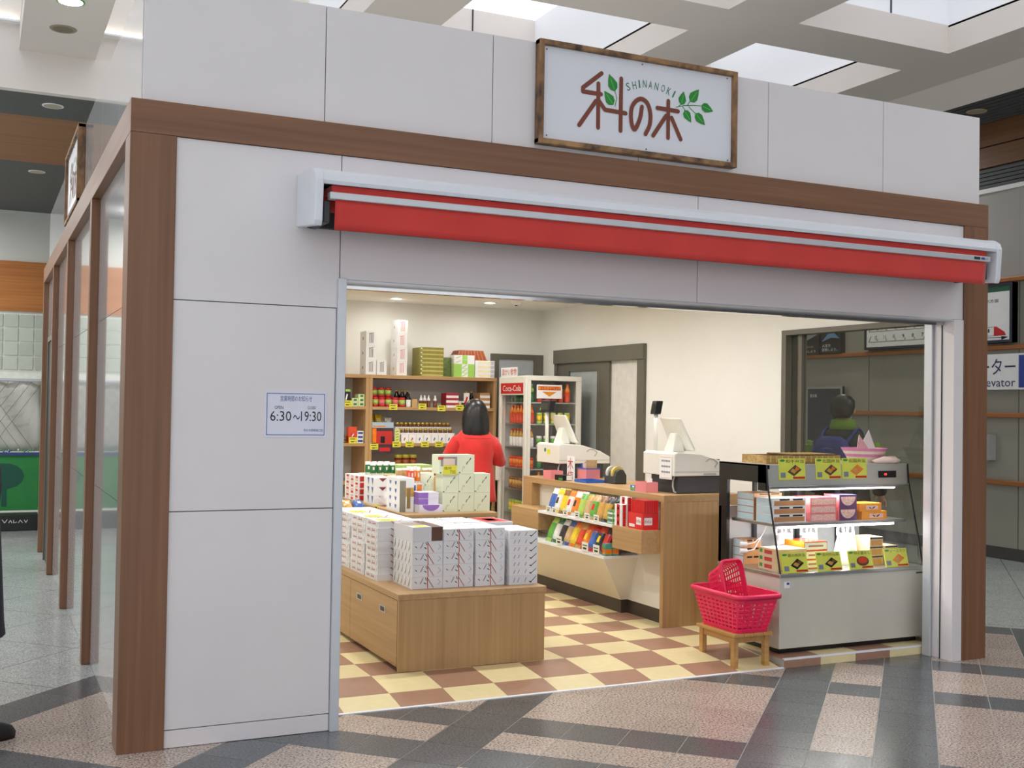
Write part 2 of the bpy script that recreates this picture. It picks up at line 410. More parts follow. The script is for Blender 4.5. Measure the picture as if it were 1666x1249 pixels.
# ---------------------------------------------------------------- shop interior shell
wb = struct(MB().box(.1, XR+.1, YB, YB+.1, 0, ZC+.2, plaster).build('wall_back'))
mb = MB()
WY0, WY1, WZ1 = .30, 1.93, 2.23        # window; sliding door further in
DY0, DY1, DZ1 = 3.98, 5.86, 2.22
mb.box(XR, XR+.1, .2, WY0, 0, ZC+.2, plaster); mb.box(XR, XR+.1, WY1, DY0, 0, ZC+.2, plaster); mb.box(XR, XR+.1, DY1, YB, 0, ZC+.2, plaster)
mb.box(XR, XR+.1, WY0, WY1, WZ1, ZC+.2, plaster); mb.box(XR, XR+.1, WY0, WY1, 0, .5, plaster); mb.box(XR, XR+.1, DY0, DY1, DZ1, ZC+.2, plaster)
mb.box(XR+.1, XR+.11, .2, YB, ZC, WT, white_panel)
wr = struct(mb.build('wall_right'))
ce = struct(MB().box(.15, XR, .2, YB, ZC, ZC+.06, plaster).build('ceiling_shop'))
struct(MB().box(.16, .2, .2, YB, 0, ZC, plaster).build('wall_inner_left'))
win = senv('window_1')
mb = MB(); mb.box(XR-.02, XR+.099, WY1-.055, WY1-.001, .54, WZ1-.04, frame_grey); mb.box(XR-.02, XR+.099, WY0+.001, WY0+.03, .54, WZ1-.04, frame_grey)
mb.box(XR-.02, XR+.099, WY0+.001, WY1-.001, WZ1-.04, WZ1-.001, frame_grey); mb.box(XR-.02, XR+.099, WY0+.001, WY1-.001, .501, .54, frame_grey); mb.build('window_frame', win)
mb = MB(); mb.box(XR+.02, XR+.07, WY1-.2, WY1-.16, .54, WZ1-.04, frame_grey); mb.build('sash_stile', win)
MB().box(XR+.04, XR+.046, WY0+.03, WY1-.055, .54, WZ1-.04, GLASS('tinted_window', (.86, .87, .82), 1.5)).build('pane', win)
dr = senv('door_2')
mb = MB(); mb.box(XR-.03, XR+.1, DY0, DY0+.13, Z0, DZ1-.15, frame_grey); mb.box(XR-.03, XR+.1, DY1-.06, DY1, Z0, DZ1-.15, frame_grey); mb.box(XR-.045, XR+.1, DY0, DY1, DZ1-.15, DZ1, frame_grey); mb.build('door_frame', dr, bevel=.002)
MB().box(XR+.02, XR+.05, DY0+.13, 4.68, Z0, DZ1-.15, P('door_white', (222, 220, 212), .5)).build('fixed_panel', dr)
mb = MB(); mb.box(XR-.01, XR+.03, 4.68, 4.93, Z0, DZ1-.15, frame_grey); mb.box(XR-.01, XR+.03, 5.55, DY1-.06, Z0, DZ1-.15, frame_grey); mb.box(XR-.01, XR+.03, 4.93, 5.55, 1.98, DZ1-.15, frame_grey); mb.box(XR-.01, XR+.03, 4.93, 5.55, Z0, .5, frame_grey)
lf = mb.build('door_leaf', dr); MB().box(XR+.01, XR+.016, 4.93, 5.55, .5, 1.98, P('frosted_pane', (176, 182, 180), .35)).build('pane', lf)
MB().box(XR-.03, XR-.01, 4.76, 4.79, .95, 1.25, steel).build('handle', lf)
db = senv('door_3')
mb = MB(); mb.box(4.60, 4.69, YB-.04, YB-.001, Z0, 2.125, frame_grey); mb.box(5.13, XR-.001, YB-.04, YB-.001, Z0, 2.125, frame_grey); mb.box(4.60, XR-.001, YB-.04, YB-.001, 2.125, 2.18, frame_grey); mb.build('door_frame', db)
MB().box(4.69, 5.13, YB-.02, YB-.001, Z0, 2.125, P('back_door_grey', (182, 186, 190), .5)).build('door_leaf', db)
# shop ceiling lamps
dull = P('unlit_lens', (170, 164, 146), .3)
lampE = EMIT('downlight_glow', (255, 250, 238), 14)
def downlight(x, y, z, power, label, group, ring=white, r=.055, soft=.05, col=(1, .99, .965), cat='ceiling light'):
    t = thing('downlight', label, cat, (x, y, z), 0, group)
    MB().lathe([(r+.015, -.006), (r+.018, 0), (r, 0), (r, -.006), (r+.015, -.006)], ring, n=20, cap=False).build('ring', t)
    MB().cyl((0, 0, -.0065), (0, 0, -.002), r, (lampE if power else dull), 20).build('lamp_lens', t)
    if not power: return t
    l = bpy.data.lights.new('downlight_lamp', 'AREA'); l.shape = 'DISK'; l.size = soft*2; l.energy = power; l.color = col; l.spread = math.radians(175)
    lo = bpy.data.objects.new('lamp', l); COL.objects.link(lo); lo.location = (0, 0, -.02); lo.parent = t
    return t
SHOPW = 10.5
l1, l2 = PZ(645, 485, ZC), PZ(797, 492, ZC)
downlight(l1[0], l1[1], ZC, SHOPW*.3, 'round ceiling downlight above the stack of white boxes with red print', 'shop ceiling downlights')
downlight(l2[0], l2[1], ZC, SHOPW*.45, 'round ceiling downlight beside the smoke detector, above the brown basket', 'shop ceiling downlights')
for x in (.9, 2.0, 3.1, 4.05):
    for y in (1.2, 2.7, 4.2):
        downlight(x, y, ZC, SHOPW, 'unseen ceiling downlight added to light the shop floor', 'shop ceiling downlights')  # extra downlights hidden by the header, added for the shop's lighting
pz = PZ(840, 490, ZC)
t = thing('smoke_detector', 'small white smoke detector on the shop ceiling', 'smoke detector', (pz[0], pz[1], ZC))
MB().lathe([(.03, -.04), (.045, -.03), (.055, -.012), (.055, 0)], white, n=18).build('body', t)
MB().lathe([(.012, -.05), (.018, -.04)], dgrey, n=10).build('sensor', t)

# ---------------------------------------------------------------- station hall: skylit coffered ceiling
HC = 5.0
beam_m = P('ceiling_white', (224, 217, 211), .85, var=.01, scale=2)
well_m = P('skylight_well', (240, 242, 246), .8, var=.01, scale=2)
ceil = senv('ceiling')
XB = [(-8.6, -7.9), (-5.75, -5.05), (-3.0, -2.3), (-.31, .39), (2.36, 3.09), (5.11, 5.86), (7.65, 8.36)]
YBm = [(-15.4, -14.8), (-11.0, -10.4), (-6.6, -6.0), (-2.2, -1.6), (2.53, 3.13), (6.67, 6.8)]
for a, b in XB: MB().box(a, b, -15.4, 6.67, HC, HC+.27, beam_m).build('beam', ceil)
for a, b in YBm[:-1]:
    for (xa, xb), (xc, xd) in zip(XB[:-1], XB[1:]): MB().box(xb, xc, a, b, HC, HC+.27, beam_m).build('cross_beam', ceil)
# skylight wells above the beams
for (xa, xb), (xc, xd) in zip(XB[:-1], XB[1:]):
    for (ya, yb), (yc, yd) in zip(YBm[:-1], YBm[1:]):
        x0, x1, y0, y1 = xb-.2, xc+.2, yb-.2, yc+(.2 if yc < 6 else 0)
        mb = MB()
        for q in ((x0-.04, x0, y0, y1), (x1, x1+.04, y0, y1), (x0, x1, y0-.04, y0), (x0, x1, y1, y1+.04))[:3 if yc > 6 else 4]: mb.box(q[0], q[1], q[2], q[3], HC+.27, HC+1.2, well_m)
        mb.box(x0, x0+.2, y0, y1, HC+.25, HC+.269, well_m); mb.box(x1-.2, x1, y0, y1, HC+.25, HC+.269, well_m)
        w = mb.build('skylight_well', ceil)
        mb = MB()
        for k in (1, 2): xx = x0+(x1-x0)*k/3; mb.box(xx-.008, xx+.008, y1-.008, y1, HC+.27, HC+1.2, dgrey)
        mb.build('joint_strip', ceil)
        mb = MB(); yy = (y0+y1)/2; mb.box(x0, x1, yy-.03, yy+.03, HC+1.2, HC+1.26, alu); xx = (x0+x1)/2; mb.box(xx-.03, xx+.03, y0, y1, HC+1.2, HC+1.26, alu); mb.build('glazing_bar', ceil)
cove = EMIT('cove_glow', (255, 250, 226), 5)
for a, b, lab in ((-2.3, -.31, 'left of the white beam with the round speaker'), (.39, 2.3, 'between the white beam and the shop front')):
    t = thing('cove_lamp', f'warm cove lamp strip {lab}', 'cove lamp', (a, 6.62, HC+.27)); MB().box(.003, b-a-.003, -.03, .04, -.02, 0, well_m).build('ledge', t); MB().box(.02, b-a-.02, .0, .03, 0, .02, cove).build('lamp_strip', t)
slat_dark = P('dark_slatted_ceiling', (84, 88, 88), .7, var=.05)
wood_c = WOOD('ceiling_wood', (130, 84, 42), (152, 102, 56), 0, .5)
wood_cy = WOOD('wall_wood_along', (150, 92, 46), (176, 112, 62), 1, .45)
wood_dk = WOOD('upper_wall_wood', (100, 66, 36), (120, 82, 48), 1, .5)
DC = 4.624
MB().box(-14, 8.4, 6.67, 6.78, DC-.01, HC+1.2, beam_m).build('fascia', ceil)
# dark ceiling beyond the atrium (left, far) with a wooden strip
for a, b, mt in ((6.78, 7.80, slat_dark), (7.80, 10.36, wood_c), (10.36, 14.6, slat_dark)):
    MB().box(-14, 9.7, a, b, DC, DC+.05, mt).build('ceiling_strip', ceil)
for px, py in ((86, 172), (60, 279)):
    q = PZ(px, py, DC); downlight(q[0], q[1], DC-.001, 0, ['small recessed lamp in the dark ceiling just behind the white fascia', 'small recessed lamp in the dark ceiling beyond the wooden strip'][py > 200], 'lamps in the dark hall ceiling', r=.09)
for i, x in enumerate((-6.5, -4.2, -2.0)):
    for j, y in enumerate((7.4, 11.6, 13.4)): downlight(x, y, DC-.001, 58, 'unseen lamp added in the dark hall ceiling to brighten the far hall', 'lamps in the dark hall ceiling', r=.09, soft=.1)  # added lit lamps out of view, they brighten the far left hall
q = PZ(115, 2, HC); downlight(q[0], q[1], HC-.001, 10, 'lit greenish downlight in the underside of the white beam', 'lamps in the white beam', P('green_ring', (90, 170, 70), .4), r=.1)
q = PZ(103, 47, HC)
t = thing('ceiling_speaker', 'unlit round beige speaker in the underside of the white beam', 'speaker', (q[0], q[1], HC-.001))
MB().lathe([(.115, -.006), (.12, 0), (.09, 0), (.09, -.006), (.115, -.006)], P('beige_ring', (150, 136, 112), .6), n=22, cap=False).build('ring', t)
MB().cyl((0, 0, -.004), (0, 0, 0), .09, P('speaker_mesh', (120, 112, 98), .7), 22).build('grille', t)
# right edge: sloped fascia and dark ceiling over the wall
mb = MB(); mb.hexa([(8.36, -15, HC), (8.62, -15, 4.80), (8.62, 6.67, 4.80), (8.36, 6.67, HC)], [(8.36, -15, HC+.2), (8.66, -15, HC+.2), (8.66, 6.67, HC+.2), (8.36, 6.67, HC+.2)], beam_m); mb.build('edge_fascia', ceil)
XWALL = 9.62
MB().box(8.6, XWALL+.1, -15, 6.67, 4.86, 4.92, slat_dark).build('ceiling_strip', ceil)
for k in range(9):
    MB().box(8.66+k*.105, 8.70+k*.105, -3, 6.6, 4.845, 4.86, slat_dark).build('ceiling_slat', ceil)
for y in (-2.7, -.9, 5.4): downlight(8.95, y, 4.844, 32, 'unseen lamp added in the slatted ceiling to brighten the station wall', 'lamps in the slatted ceiling', P('pale_ring', (190, 180, 150), .5), r=.09, soft=.1)  # lit lamps added out of sight to raise the light on the station wall
q = PZ(1589, 181, 4.845); downlight(q[0], q[1], 4.844, 0, 'small recessed lamp in the slatted ceiling beyond the shop roof', 'lamps in the slatted ceiling', P('pale_ring', (190, 180, 150), .5), r=.09)

# ---------------------------------------------------------------- station wall on the right
ws = senv('wall_station')
pan_m = P('grey_wall_panel', (150, 148, 136), .42, var=.02, scale=2)
upp_m = P('grey_wall_upper', (164, 161, 155), .6, var=.02, scale=2)
MB().box(XWALL+.02, XWALL+.12, -15, 14.6, 0, 4.9, dgrey).build('core', ws)
yy = 3.38-2.28*3
while yy < 14.4:
    for za, zb in ((.13, .81), (.86, 1.55), (1.60, 2.30), (2.35, 3.04)):
        MB().box(XWALL, XWALL+.03, yy+.006, yy+2.274, za, zb, pan_m).build('panel', ws)
    MB().box(XWALL, XWALL+.03, yy+.001, yy+2.279, 3.09, 4.07, upp_m).build('upper_panel', ws)
    yy += 2.28
for z in (.81, 1.55, 2.30, 3.04): MB().box(XWALL-.05, XWALL+.03, -3.4, 14.4, z, z+.055, wood_cy).build('wooden_rail', ws, bevel=.01)
MB().box(XWALL-.005, XWALL+.03, -3.4, 14.4, 0, .13, P('dark_kick', (70, 68, 66), .6)).build('kickboard', ws)
MB().box(XWALL-.02, XWALL+.03, -3.4, 6.67, 4.07, 4.12, white).build('white_strip', ws)
for k in range(5): MB().box(XWALL-.01, XWALL+.02, -3.4, 6.67, 4.125+k*.045, 4.16+k*.045, slat_dark).build('slat', ws)
MB().box(XWALL-.02, XWALL+.02, -3.4, 6.67, 4.36, 4.585, wood_dk).build('wood_board', ws)
MB().box(XWALL-.02, XWALL+.02, -3.4, 6.67, 4.60, 4.86, wood_dk).build('wood_board', ws)

# ---------------------------------------------------------------- far wall of the hall on the left
YF = 14.5
wx = senv('wall_far')
def FZ(py): return PY(30, py, YF)[2]
MB().box(-14, 9.7, YF+.02, YF+.12, 0, DC+.05, P('hall_wall', (206, 206, 200), .7, var=.02, scale=2)).build('core', wx)
MB().box(-14, 9.6, YF-.01, YF+.03, FZ(506), FZ(425), WOOD('far_wood', (160, 98, 44), (186, 120, 60), 0, .5)).build('wood_board', wx)
gb = P('glass_block', (182, 190, 178), .18, var=.08, scale=6, rand=.1); gj = P('glass_block_joint', (226, 230, 222), .6)
z1, z0_ = FZ(510), FZ(616); gs = (z1-z0_)/4.6
MB().box(-6.0, 1.2, YF+.0, YF+.03, z0_, z1, gj).build('glass_block_grout', wx)
gm = MB().box(.014, gs-.014, -.02, .0, .014, gs-.014, gb).mesh('glass_block')
for i in range(24):
    for k in range(4): put('glass_block', gm, wx, (1.12-(i+1)*gs, YF, z1-(k+1)*gs))
# ================================================================ SHOP FRONT THINGS
# ---------------------------------------------------------------- awning
awn_white = P('awning_white', (222, 226, 234), .35, var=.015, coat=.2)
red_cloth = P('red_awning_cloth', (208, 58, 52), .75, var=.05, scale=6, sheen=.2)
AX0, AX1 = .773, 5.115
aw = thing('awning', 'long white retractable awning with red fabric valance above the shop opening', 'awning', (AX0, 0, 2.4))
L = AX1-AX0
prof = [(.012, .28), (-.2, .272), (-.27, .262), (-.305, .24), (-.318, .205), (-.312, .188), (-.295, .19), (-.285, .205), (.012, .235)]
MB().prism([(0, y, z) for y, z in prof], (L, 0, 0), awn_white).build('cassette', aw, bevel=.004)
cap = [(.012, .03), (.012, .283), (-.2, .276), (-.275, .264), (-.312, .24), (-.325, .205), (-.312, .02), (-.3, -.005), (-.27, .0)]
for x in (-.004, L-.036): MB().prism([(x, y, z) for y, z in cap], (.04, 0, 0), awn_white).build('end_cap', aw, bevel=.006)
MB().cyl((.05, -.1, .15), (L-.05, -.1, .15), .055, red_cloth, 20).build('fabric_roll', aw, smooth=True)
MB().box(.085, L-.09, -.285, -.10, .158, .19, red_cloth).build('rolled_edge', aw)
bar = MB().box(.07, L-.075, -.305, -.26, .123, .156, alu).build('front_bar', aw, bevel=.004)
mb = MB(); mb.box(L-.215, L-.165, -.3062, -.3055, .132, .149, inkblk); mb.box(L-.155, L-.125, -.3062, -.3055, .134, .147, inkblue); mb.box(L-.12, L-.10, -.3062, -.3055, .136, .145, P('pale_blue_ink', (150, 175, 205), .6)); mb.build('maker_mark', bar)
# valance with soft waves
mb = MB(); n = 120; vs = []; fs = []
for i in range(n+1):
    x = .10+(L-.195)*i/n
    for k in range(5):
        t = k/4; y = -.292+.007*math.sin(i*.42)*t+.012*t; vs.append((x, y, .128-.143*t))
for i in range(n):
    for k in range(4): fs.append((i*5+k, i*5+k+1, (i+1)*5+k+1, (i+1)*5+k))
mb.add(vs, fs, red_cloth); v = mb.build('valance', aw, smooth=True); so = v.modifiers.new('cloth', 'SOLIDIFY'); so.thickness = .002
for x in (.055, L-.085): MB().box(x, x+.03, -.26, -.02, .02, .12, dgrey).build('arm_bracket', aw, bevel=.004)
MB().box(.05, L-.05, -.03, .012, .03, .25, P('awning_back', (60, 62, 66), .6)).build('back_rail', aw)

# ---------------------------------------------------------------- shop sign with logo
board_m = P('sign_board', (226, 228, 236), .4, var=.01)
burnt = WOOD('burnt_wood_frame_across', (62, 42, 30), (172, 132, 90), 0, .6, 22, 0., 14.)
burnt_v = WOOD('burnt_wood_frame_upright', (66, 44, 32), (162, 122, 84), 2, .6, 22, 0., 10.)
logo_m = P('logo_brown', (122, 62, 44), .5); leaf_m = P('logo_green', (34, 138, 48), .5); letter_m = P('logo_letter_green', (40, 120, 92), .5); vein_m = P('logo_vein', (120, 196, 116), .5)
SX0, SX1, SZ0, SZ1, SY = 2.045, 3.325, 2.978, 3.535, -.004
def LG(x, y):
    p = PY(860+x/4.76, 50+y/4.76, SY); return (p[0]-SX0, p[2]-SZ0)
def curve(p):
    q = []
    for i in range(len(p)-1):
        a, b, c, d = [np.array(p[max(0, min(len(p)-1, i+k))], float) for k in (-1, 0, 1, 2)]
        for t in (0, .25, .5, .75): q.append(tuple(.5*((2*b)+(c-a)*t+(2*a-5*b+4*c-d)*t*t+(3*b-a-3*c+d)*t**3)))
    return q+[p[-1]]
def make_sign(label, loc, rz):
    t = thing('shop_sign', label, 'sign', loc, rz)
    W, H = SX1-SX0, SZ1-SZ0
    bd = MB().box(.03, W-.03, 0, .0342, .02, H-.02, board_m).build('board', t)
    for z in (0, H-.03): MB().box(0, W, -.022, .03, z, z+.03, burnt).build('frame_rail', t, bevel=.004)
    for x in (0, W-.03): MB().box(x, x+.03, -.024, .03, .001, H-.001, burnt_v).build('frame_stile', t, bevel=.004)
    for x, y in ((140, 142), (880, 262), (1537, 370), (138, 808), (910, 917), (1540, 1003)):
        a, b = LG(x, y); MB().cyl((a, -.003, b), (a, .001, b), .004, dgrey, 8).build('screw', bd)
    U, Vv = (1, 0, 0), (0, 0, 1); w = .0245
    S = lambda pts, o=-.0015: [LG(*p) for p in pts]
    mb = MB()
    for q_, pts in enumerate(([(565, 330), (420, 440), (420, 470), (560, 492)], [(540, 410), (537, 750)], [(520, 545), (390, 730)], [(545, 545), (590, 612), (750, 640)], [(716, 372), (710, 775)],
                [(1080, 545), (1078, 830)], [(995, 598), (1155, 625)], [(1062, 660), (962, 812)], [(1105, 675), (1175, 842)],
                curve([(875, 590), (860, 680), (820, 765), (795, 715), (792, 620), (815, 560), (865, 528), (915, 560), (940, 640), (935, 730), (902, 800)]))):
        mb.stroke(S(pts), w, U, Vv, (0, -.0015-.0003*q_, 0), logo_m, 10)
    mb.build('logo_characters', bd)
    mb = MB()
    def leaf(bx, by, tx, ty, wd):
        b, tt = Vector(LG(bx, by)), Vector(LG(tx, ty)); d = tt-b; nrm = Vector((-d.y, d.x)).normalized()*wd
        pts = [b, b+d*.15+nrm*.75, b+d*.4+nrm, b+d*.7+nrm*.6, tt, b+d*.7-nrm*.6, b+d*.4-nrm, b+d*.15-nrm*.75]
        mb.poly([(p.x, -.0022, p.y) for p in pts][::-1], leaf_m)
        mb.stroke([tuple(b+d*.12), tuple(b+d*.75)], .003, U, Vv, (0, -.0027, 0), vein_m, 6)
    for a in ((668, 470, 622, 335, .031), (655, 575, 585, 465, .03), (1182, 575, 1200, 470, .026), (1250, 550, 1318, 455, .03), (1335, 580, 1428, 625, .028), (1205, 615, 1258, 712, .026), (1290, 640, 1365, 732, .028)): leaf(*a)
    for pts in ([(668, 585), (682, 520), (668, 470)], [(1140, 592), (1200, 580), (1270, 578), (1330, 582)], [(1225, 580), (1250, 545)], [(1240, 590), (1290, 640)], [(1160, 585), (1180, 570)], [(1190, 585), (1210, 615)]): mb.stroke(S(pts), .004, U, Vv, (0, -.002, 0), leaf_m, 6)
    mb.build('logo_leaves', bd)
    mb = MB()
    for ch, x, y, a in (('S', 770, 433, 20), ('H', 818, 422, 13), ('I', 857, 413, 8), ('N', 898, 412, 2), ('A', 943, 420, -4), ('N', 990, 432, -8), ('O', 1040, 447, -14), ('K', 1085, 470, -20), ('I', 1124, 492, -26)):
        cx, cz = LG(x, y); h_ = .043; ww = .008 if ch == 'I' else .024; a = math.radians(a)
        u = Vector((math.cos(a), 0, math.sin(a)))*ww; v = Vector((-math.sin(a), 0, math.cos(a)))*h_
        mb.text(ch, Vector((cx, -.0015, cz))-u/2-v/2, u, v, letter_m)
    mb.build('logo_lettering', bd)
    return t
make_sign('white shop sign with brown characters and green leaves above the red awning', (SX0, SY, SZ0), 0)
make_sign('framed shop sign on the glossy side wall of the shop', (.02, 4.40, 2.975), -math.pi/2)

# ---------------------------------------------------------------- opening hours notice
def NT(x, y):
    p = PY(420+x/12.49, 620+y/12.49, .0115); return p
a0, a1 = NT(140, 190), NT(1395, 1150)
nx0, nz1 = a0[0], a0[2]; nx1, nz0 = NT(1395, 215)[0], NT(140, 1140)[2]
t = thing('hours_notice', 'laminated opening hours notice with blue border on the white front panel', 'notice', (nx0, .0115, nz0))
W, H = nx1-nx0, nz1-nz0
sh = MB().box(0, W, -.0015, .0006, 0, H, P('notice_paper', (222, 224, 240), .22, var=.01)).build('sheet', t)
mb = MB(); y = -.0022
for q in ((.009, W-.009, .011, .014), (.009, W-.009, H-.014, H-.011), (.009, .012, .011, H-.011), (W-.012, W-.009, .011, H-.011)): mb.box(q[0], q[1], y, y+.0006, q[2], q[3], inkblue)
def tx(body, x0, y0, x1, y1, mt):
    A = (x0-140)/1255*W, (1150-y1)/950*H; B = (x1-140)/1255*W, (1150-y0)/950*H
    mb.text(body, (A[0], y, A[1]), (B[0]-A[0], 0, 0), (0, 0, B[1]-A[1]), mt)
tx('営業時間のお知らせ', 450, 295, 1095, 410, inkblue); tx('OPEN', 335, 505, 510, 570, inkblk); tx('CLOSED', 1005, 505, 1170, 565, inkblk)
tx('6:30', 250, 610, 675, 815, inkblk); tx('～', 710, 690, 850, 780, inkblk); tx('19:30', 870, 610, 1290, 815, inkblk); tx('科の木新幹線口店', 930, 970, 1325, 1030, inkblue)
mb.build('print', sh)

# ================================================================ FURNITURE
# ---------------------------------------------------------------- island display cabinet
IX0, IX1, IY0, IY1, IZ = 1.605, 2.545, .785, 3.15, .50
isl = thing('island_cabinet', 'low light-oak island cabinet carrying stacks of gift boxes', 'cabinet', (IX0, IY0, Z0))
w, d = IX1-IX0, IY1-IY0; hz = IZ-Z0
MB().box(.02, w-.02, .02, d-.02, .02, hz-.035, oak_v).build('carcass', isl)
MB().box(.0, w-.004, 0, .022, 0, hz-.035, oak_v).build('end_panel', isl, bevel=.002)
MB().box(-.006, w+.004, -.006, d+.004, hz-.035, hz, oak_y).build('top', isl, bevel=.003)
MB().box(.04, w-.04, .04, d-.04, 0, .02, black).build('toe_kick', isl)
ys = [.022, .915, 1.63, d]
for a, b in zip(ys[:-1], ys[1:]):
    dd = MB().box(-.002, .02, a+.002, b-.002, .028, hz-.038, oak_y).build('door', isl, bevel=.0015)
    for py in ([a+.20, a+.645] if b-a > .8 else [a+.2]):
        mb = MB(); mb.box(-.004, 0, py, py+.115, hz-.145, hz-.105, steel); mb.box(-.0046, -.0035, py+.02, py+.095, hz-.138, hz-.112, dgrey); mb.build('recessed_pull', dd)
TZ = .87
tr = thing('tier_shelf', 'raised oak shelf board on a dark pedestal in the middle of the island', 'shelf', (1.944, 1.618, IZ))
MB().box(0, .655, 0, 1.48, TZ-IZ-.032, TZ-IZ, oak_x).build('board', tr, bevel=.006)
MB().box(.13, .56, .16, 1.40, 0, TZ-IZ-.032, P('dark_brown_laminate', (74, 52, 38), .5)).build('pedestal', tr)

# ---------------------------------------------------------------- back wall shelving
YS, YS1 = 5.75, YB-.006
SHX0, SHD0, SHD1, SHX1 = 2.05, 2.995, 3.07, 4.47
SZt = [1.893, 1.565, 1.19, .80, .40]
shelf_back = P('shelf_back_grey', (206, 207, 204), .7, var=.02)
def shelf_unit(x0, x1, label):
    t = thing('shelf_unit', label, 'shelf', (x0, YS, Z0))
    w = x1-x0; dp = YS1-YS
    for x in (0, w-.036): MB().box(x, x+.036, 0, dp, 0, SZt[0]-Z0-.036, oak_v).build('side_panel', t, bevel=.002)
    MB().box(0, w, -.004, dp, SZt[0]-Z0-.036, SZt[0]-Z0, oak_x).build('top_board', t, bevel=.002)
    for z in SZt[1:]: MB().box(.036, w-.036, .0, dp-.01, z-Z0-.032, z-Z0, oak_x).build('shelf_board', t, bevel=.002)
    MB().box(.036, w-.036, dp-.01, dp, 0, SZt[0]-Z0-.036, shelf_back).build('back_panel', t)
    MB().box(.036, w-.036, .03, dp-.01, 0, .06, oak_x).build('plinth', t)
shelf_unit(SHX0, SHD0+.036, 'tall oak shelving unit with small boxes, beside the front wall panel')
shelf_unit(SHD0+.037, SHX1, 'wide oak shelving unit with cans, jars and bottles behind the woman')

# ---------------------------------------------------------------- checkout counter
CX0, CX1, CY0, CY1, CZ = 3.76, 4.42, 1.36, 3.61, .98
ct = thing('checkout_counter', 'oak checkout counter with white recess and snack shelves', 'counter', (CX0, CY0, Z0))
w, d, hz = CX1-CX0, CY1-CY0, CZ-Z0
MB().box(0, w, 0, d, hz-.05, hz, oak_y).build('worktop', ct, bevel=.003)
MB().box(0, w, 0, .04, 0, hz-.05, oak_v).build('end_panel', ct, bevel=.002)
MB().box(0, w, d-.17, d, 0, hz-.05, oak_v).build('end_panel', ct, bevel=.002)
MB().box(.08, .11, .04, d-.17, .1, hz-.05, P('counter_white', (236, 234, 226), .45, var=.01)).build('back_panel', ct)
MB().box(.085, .12, .04, d-.17, 0, .1, P('counter_kick', (70, 60, 52), .5)).build('kickboard', ct)
MB().box(w-.03, w, .04, d-.17, .0, hz-.05, oak_v).build('rear_panel', ct)
for a, b, lab in ((1.40, 1.80, 0), (3.0, 3.52, 1)):
    MB().box(-.155, .08, a-CY0, b-CY0, .57-Z0, .735-Z0, oak_y).build('ledge_block', ct, bevel=.003)
u = MB().hexa([(.02, 1.96-CY0, .10), (.085, 1.96-CY0, .10), (.085, 3.43-CY0, .10), (.02, 3.43-CY0, .10)], [(-.21, 1.82-CY0, .43), (.085, 1.82-CY0, .43), (.085, 3.43-CY0, .43), (-.21, 3.43-CY0, .43)], cream).build('sloped_bin', ct)
MB().box(.03, .085, 1.97-CY0, 3.43-CY0, 0, .10, P('counter_kick', (70, 60, 52), .5)).build('kickboard', ct)
MB().box(-.215, .08, 1.815-CY0, 3.43-CY0, .43, .45, white).build('lower_snack_shelf', ct, bevel=.002)
MB().box(-.16, .08, 1.80-CY0, 2.998-CY0, .66, .68, white).build('upper_snack_shelf', ct, bevel=.002)
MB().box(-.158, -.154, 1.80-CY0, 2.998-CY0, .68, .73, GLASS('acrylic_lip', (.95, .97, .97), 1.3)).build('acrylic_lip', ct)
MB().box(-.213, -.209, 1.815-CY0, 3.43-CY0, .45, .51, GLASS('acrylic_lip')).build('acrylic_lip', ct)
SN1, SN2 = Z0+.68, Z0+.45

# ---------------------------------------------------------------- heated drinks cabinet
FX, FY, FW, FD, FH = 4.45, 4.945, .62, .64, 1.907
fr = thing('drinks_cabinet', 'tall cream glass drinks cabinet with red header beside the checkout counter', 'drinks cabinet', (FX, FY, Z0))
H = FH-Z0; fc = offwhite
MB().box(0, FW, 0, FD, 0, .12, fc).build('base', fr, bevel=.004)
MB().box(0, FW, 0, FD, H-.05, H, fc).build('top', fr, bevel=.004)
for x, y in ((0, 0), (FW-.035, 0), (0, FD-.035), (FW-.035, FD-.035)): MB().box(x, x+.035, y, y+.035, .12, H-.05, fc).build('corner_post', fr, bevel=.003)
MB().box(FW-.06, FW-.035, .0, .02, .12, H-.05, fc).build('corner_post', fr)
MB().box(.035, FW-.035, FD-.02, FD, .12, H-.05, P('fridge_back', (206, 206, 200), .5)).build('rear_panel', fr)
MB().box(FW-.02, FW, .035, FD-.035, .12, H-.05, P('fridge_back', (206, 206, 200), .5)).build('rear_panel', fr)
MB().box(.035, FW-.06, .006, .011, .12, H-.05, clear).build('side_glass', fr)
dr_ = MB(); dr_.box(-.03, -.002, 0, .045, .1, H-.01, fc); dr_.box(-.03, -.002, FD-.045, FD, .1, H-.01, fc); dr_.box(-.03, -.002, .045, FD-.045, .1, .17, fc); dr_.box(-.03, -.002, .045, FD-.045, H-.2, H-.01, fc)
dr_ = dr_.build('door', fr, bevel=.003)
MB().box(-.018, -.014, .045, FD-.045, .17, H-.2, clear).build('door_glass', dr_)
mb = MB(); mb.box(-.0325, -.031, .05, FD-.05, H-.185, H-.075, red); mb.text('Coca-Cola', (-.0332, FD-.1, H-.16), (0, -(FD-.2), 0), (0, 0, .06), white); mb.build('header_print', dr_)
MB().box(-.075, -.03, FD-.055, FD-.03, .75, 1.02, offwhite).build('door_handle', dr_, bevel=.006)
FSH = [.16, .44, .68, .90, 1.12, 1.36, 1.58]
for z in FSH: MB().box(.036, FW-.06, .02, FD-.03, z-.012, z, steel).build('wire_shelf', fr)
t = thing('drinks_sign', 'white card with red lettering for warm drinks standing on the drinks cabinet', 'sign', (FX-.028, FY+.2, FH-.0105))
MB().box(0, .004, 0, .4, 0, .10, white).build('card', t)
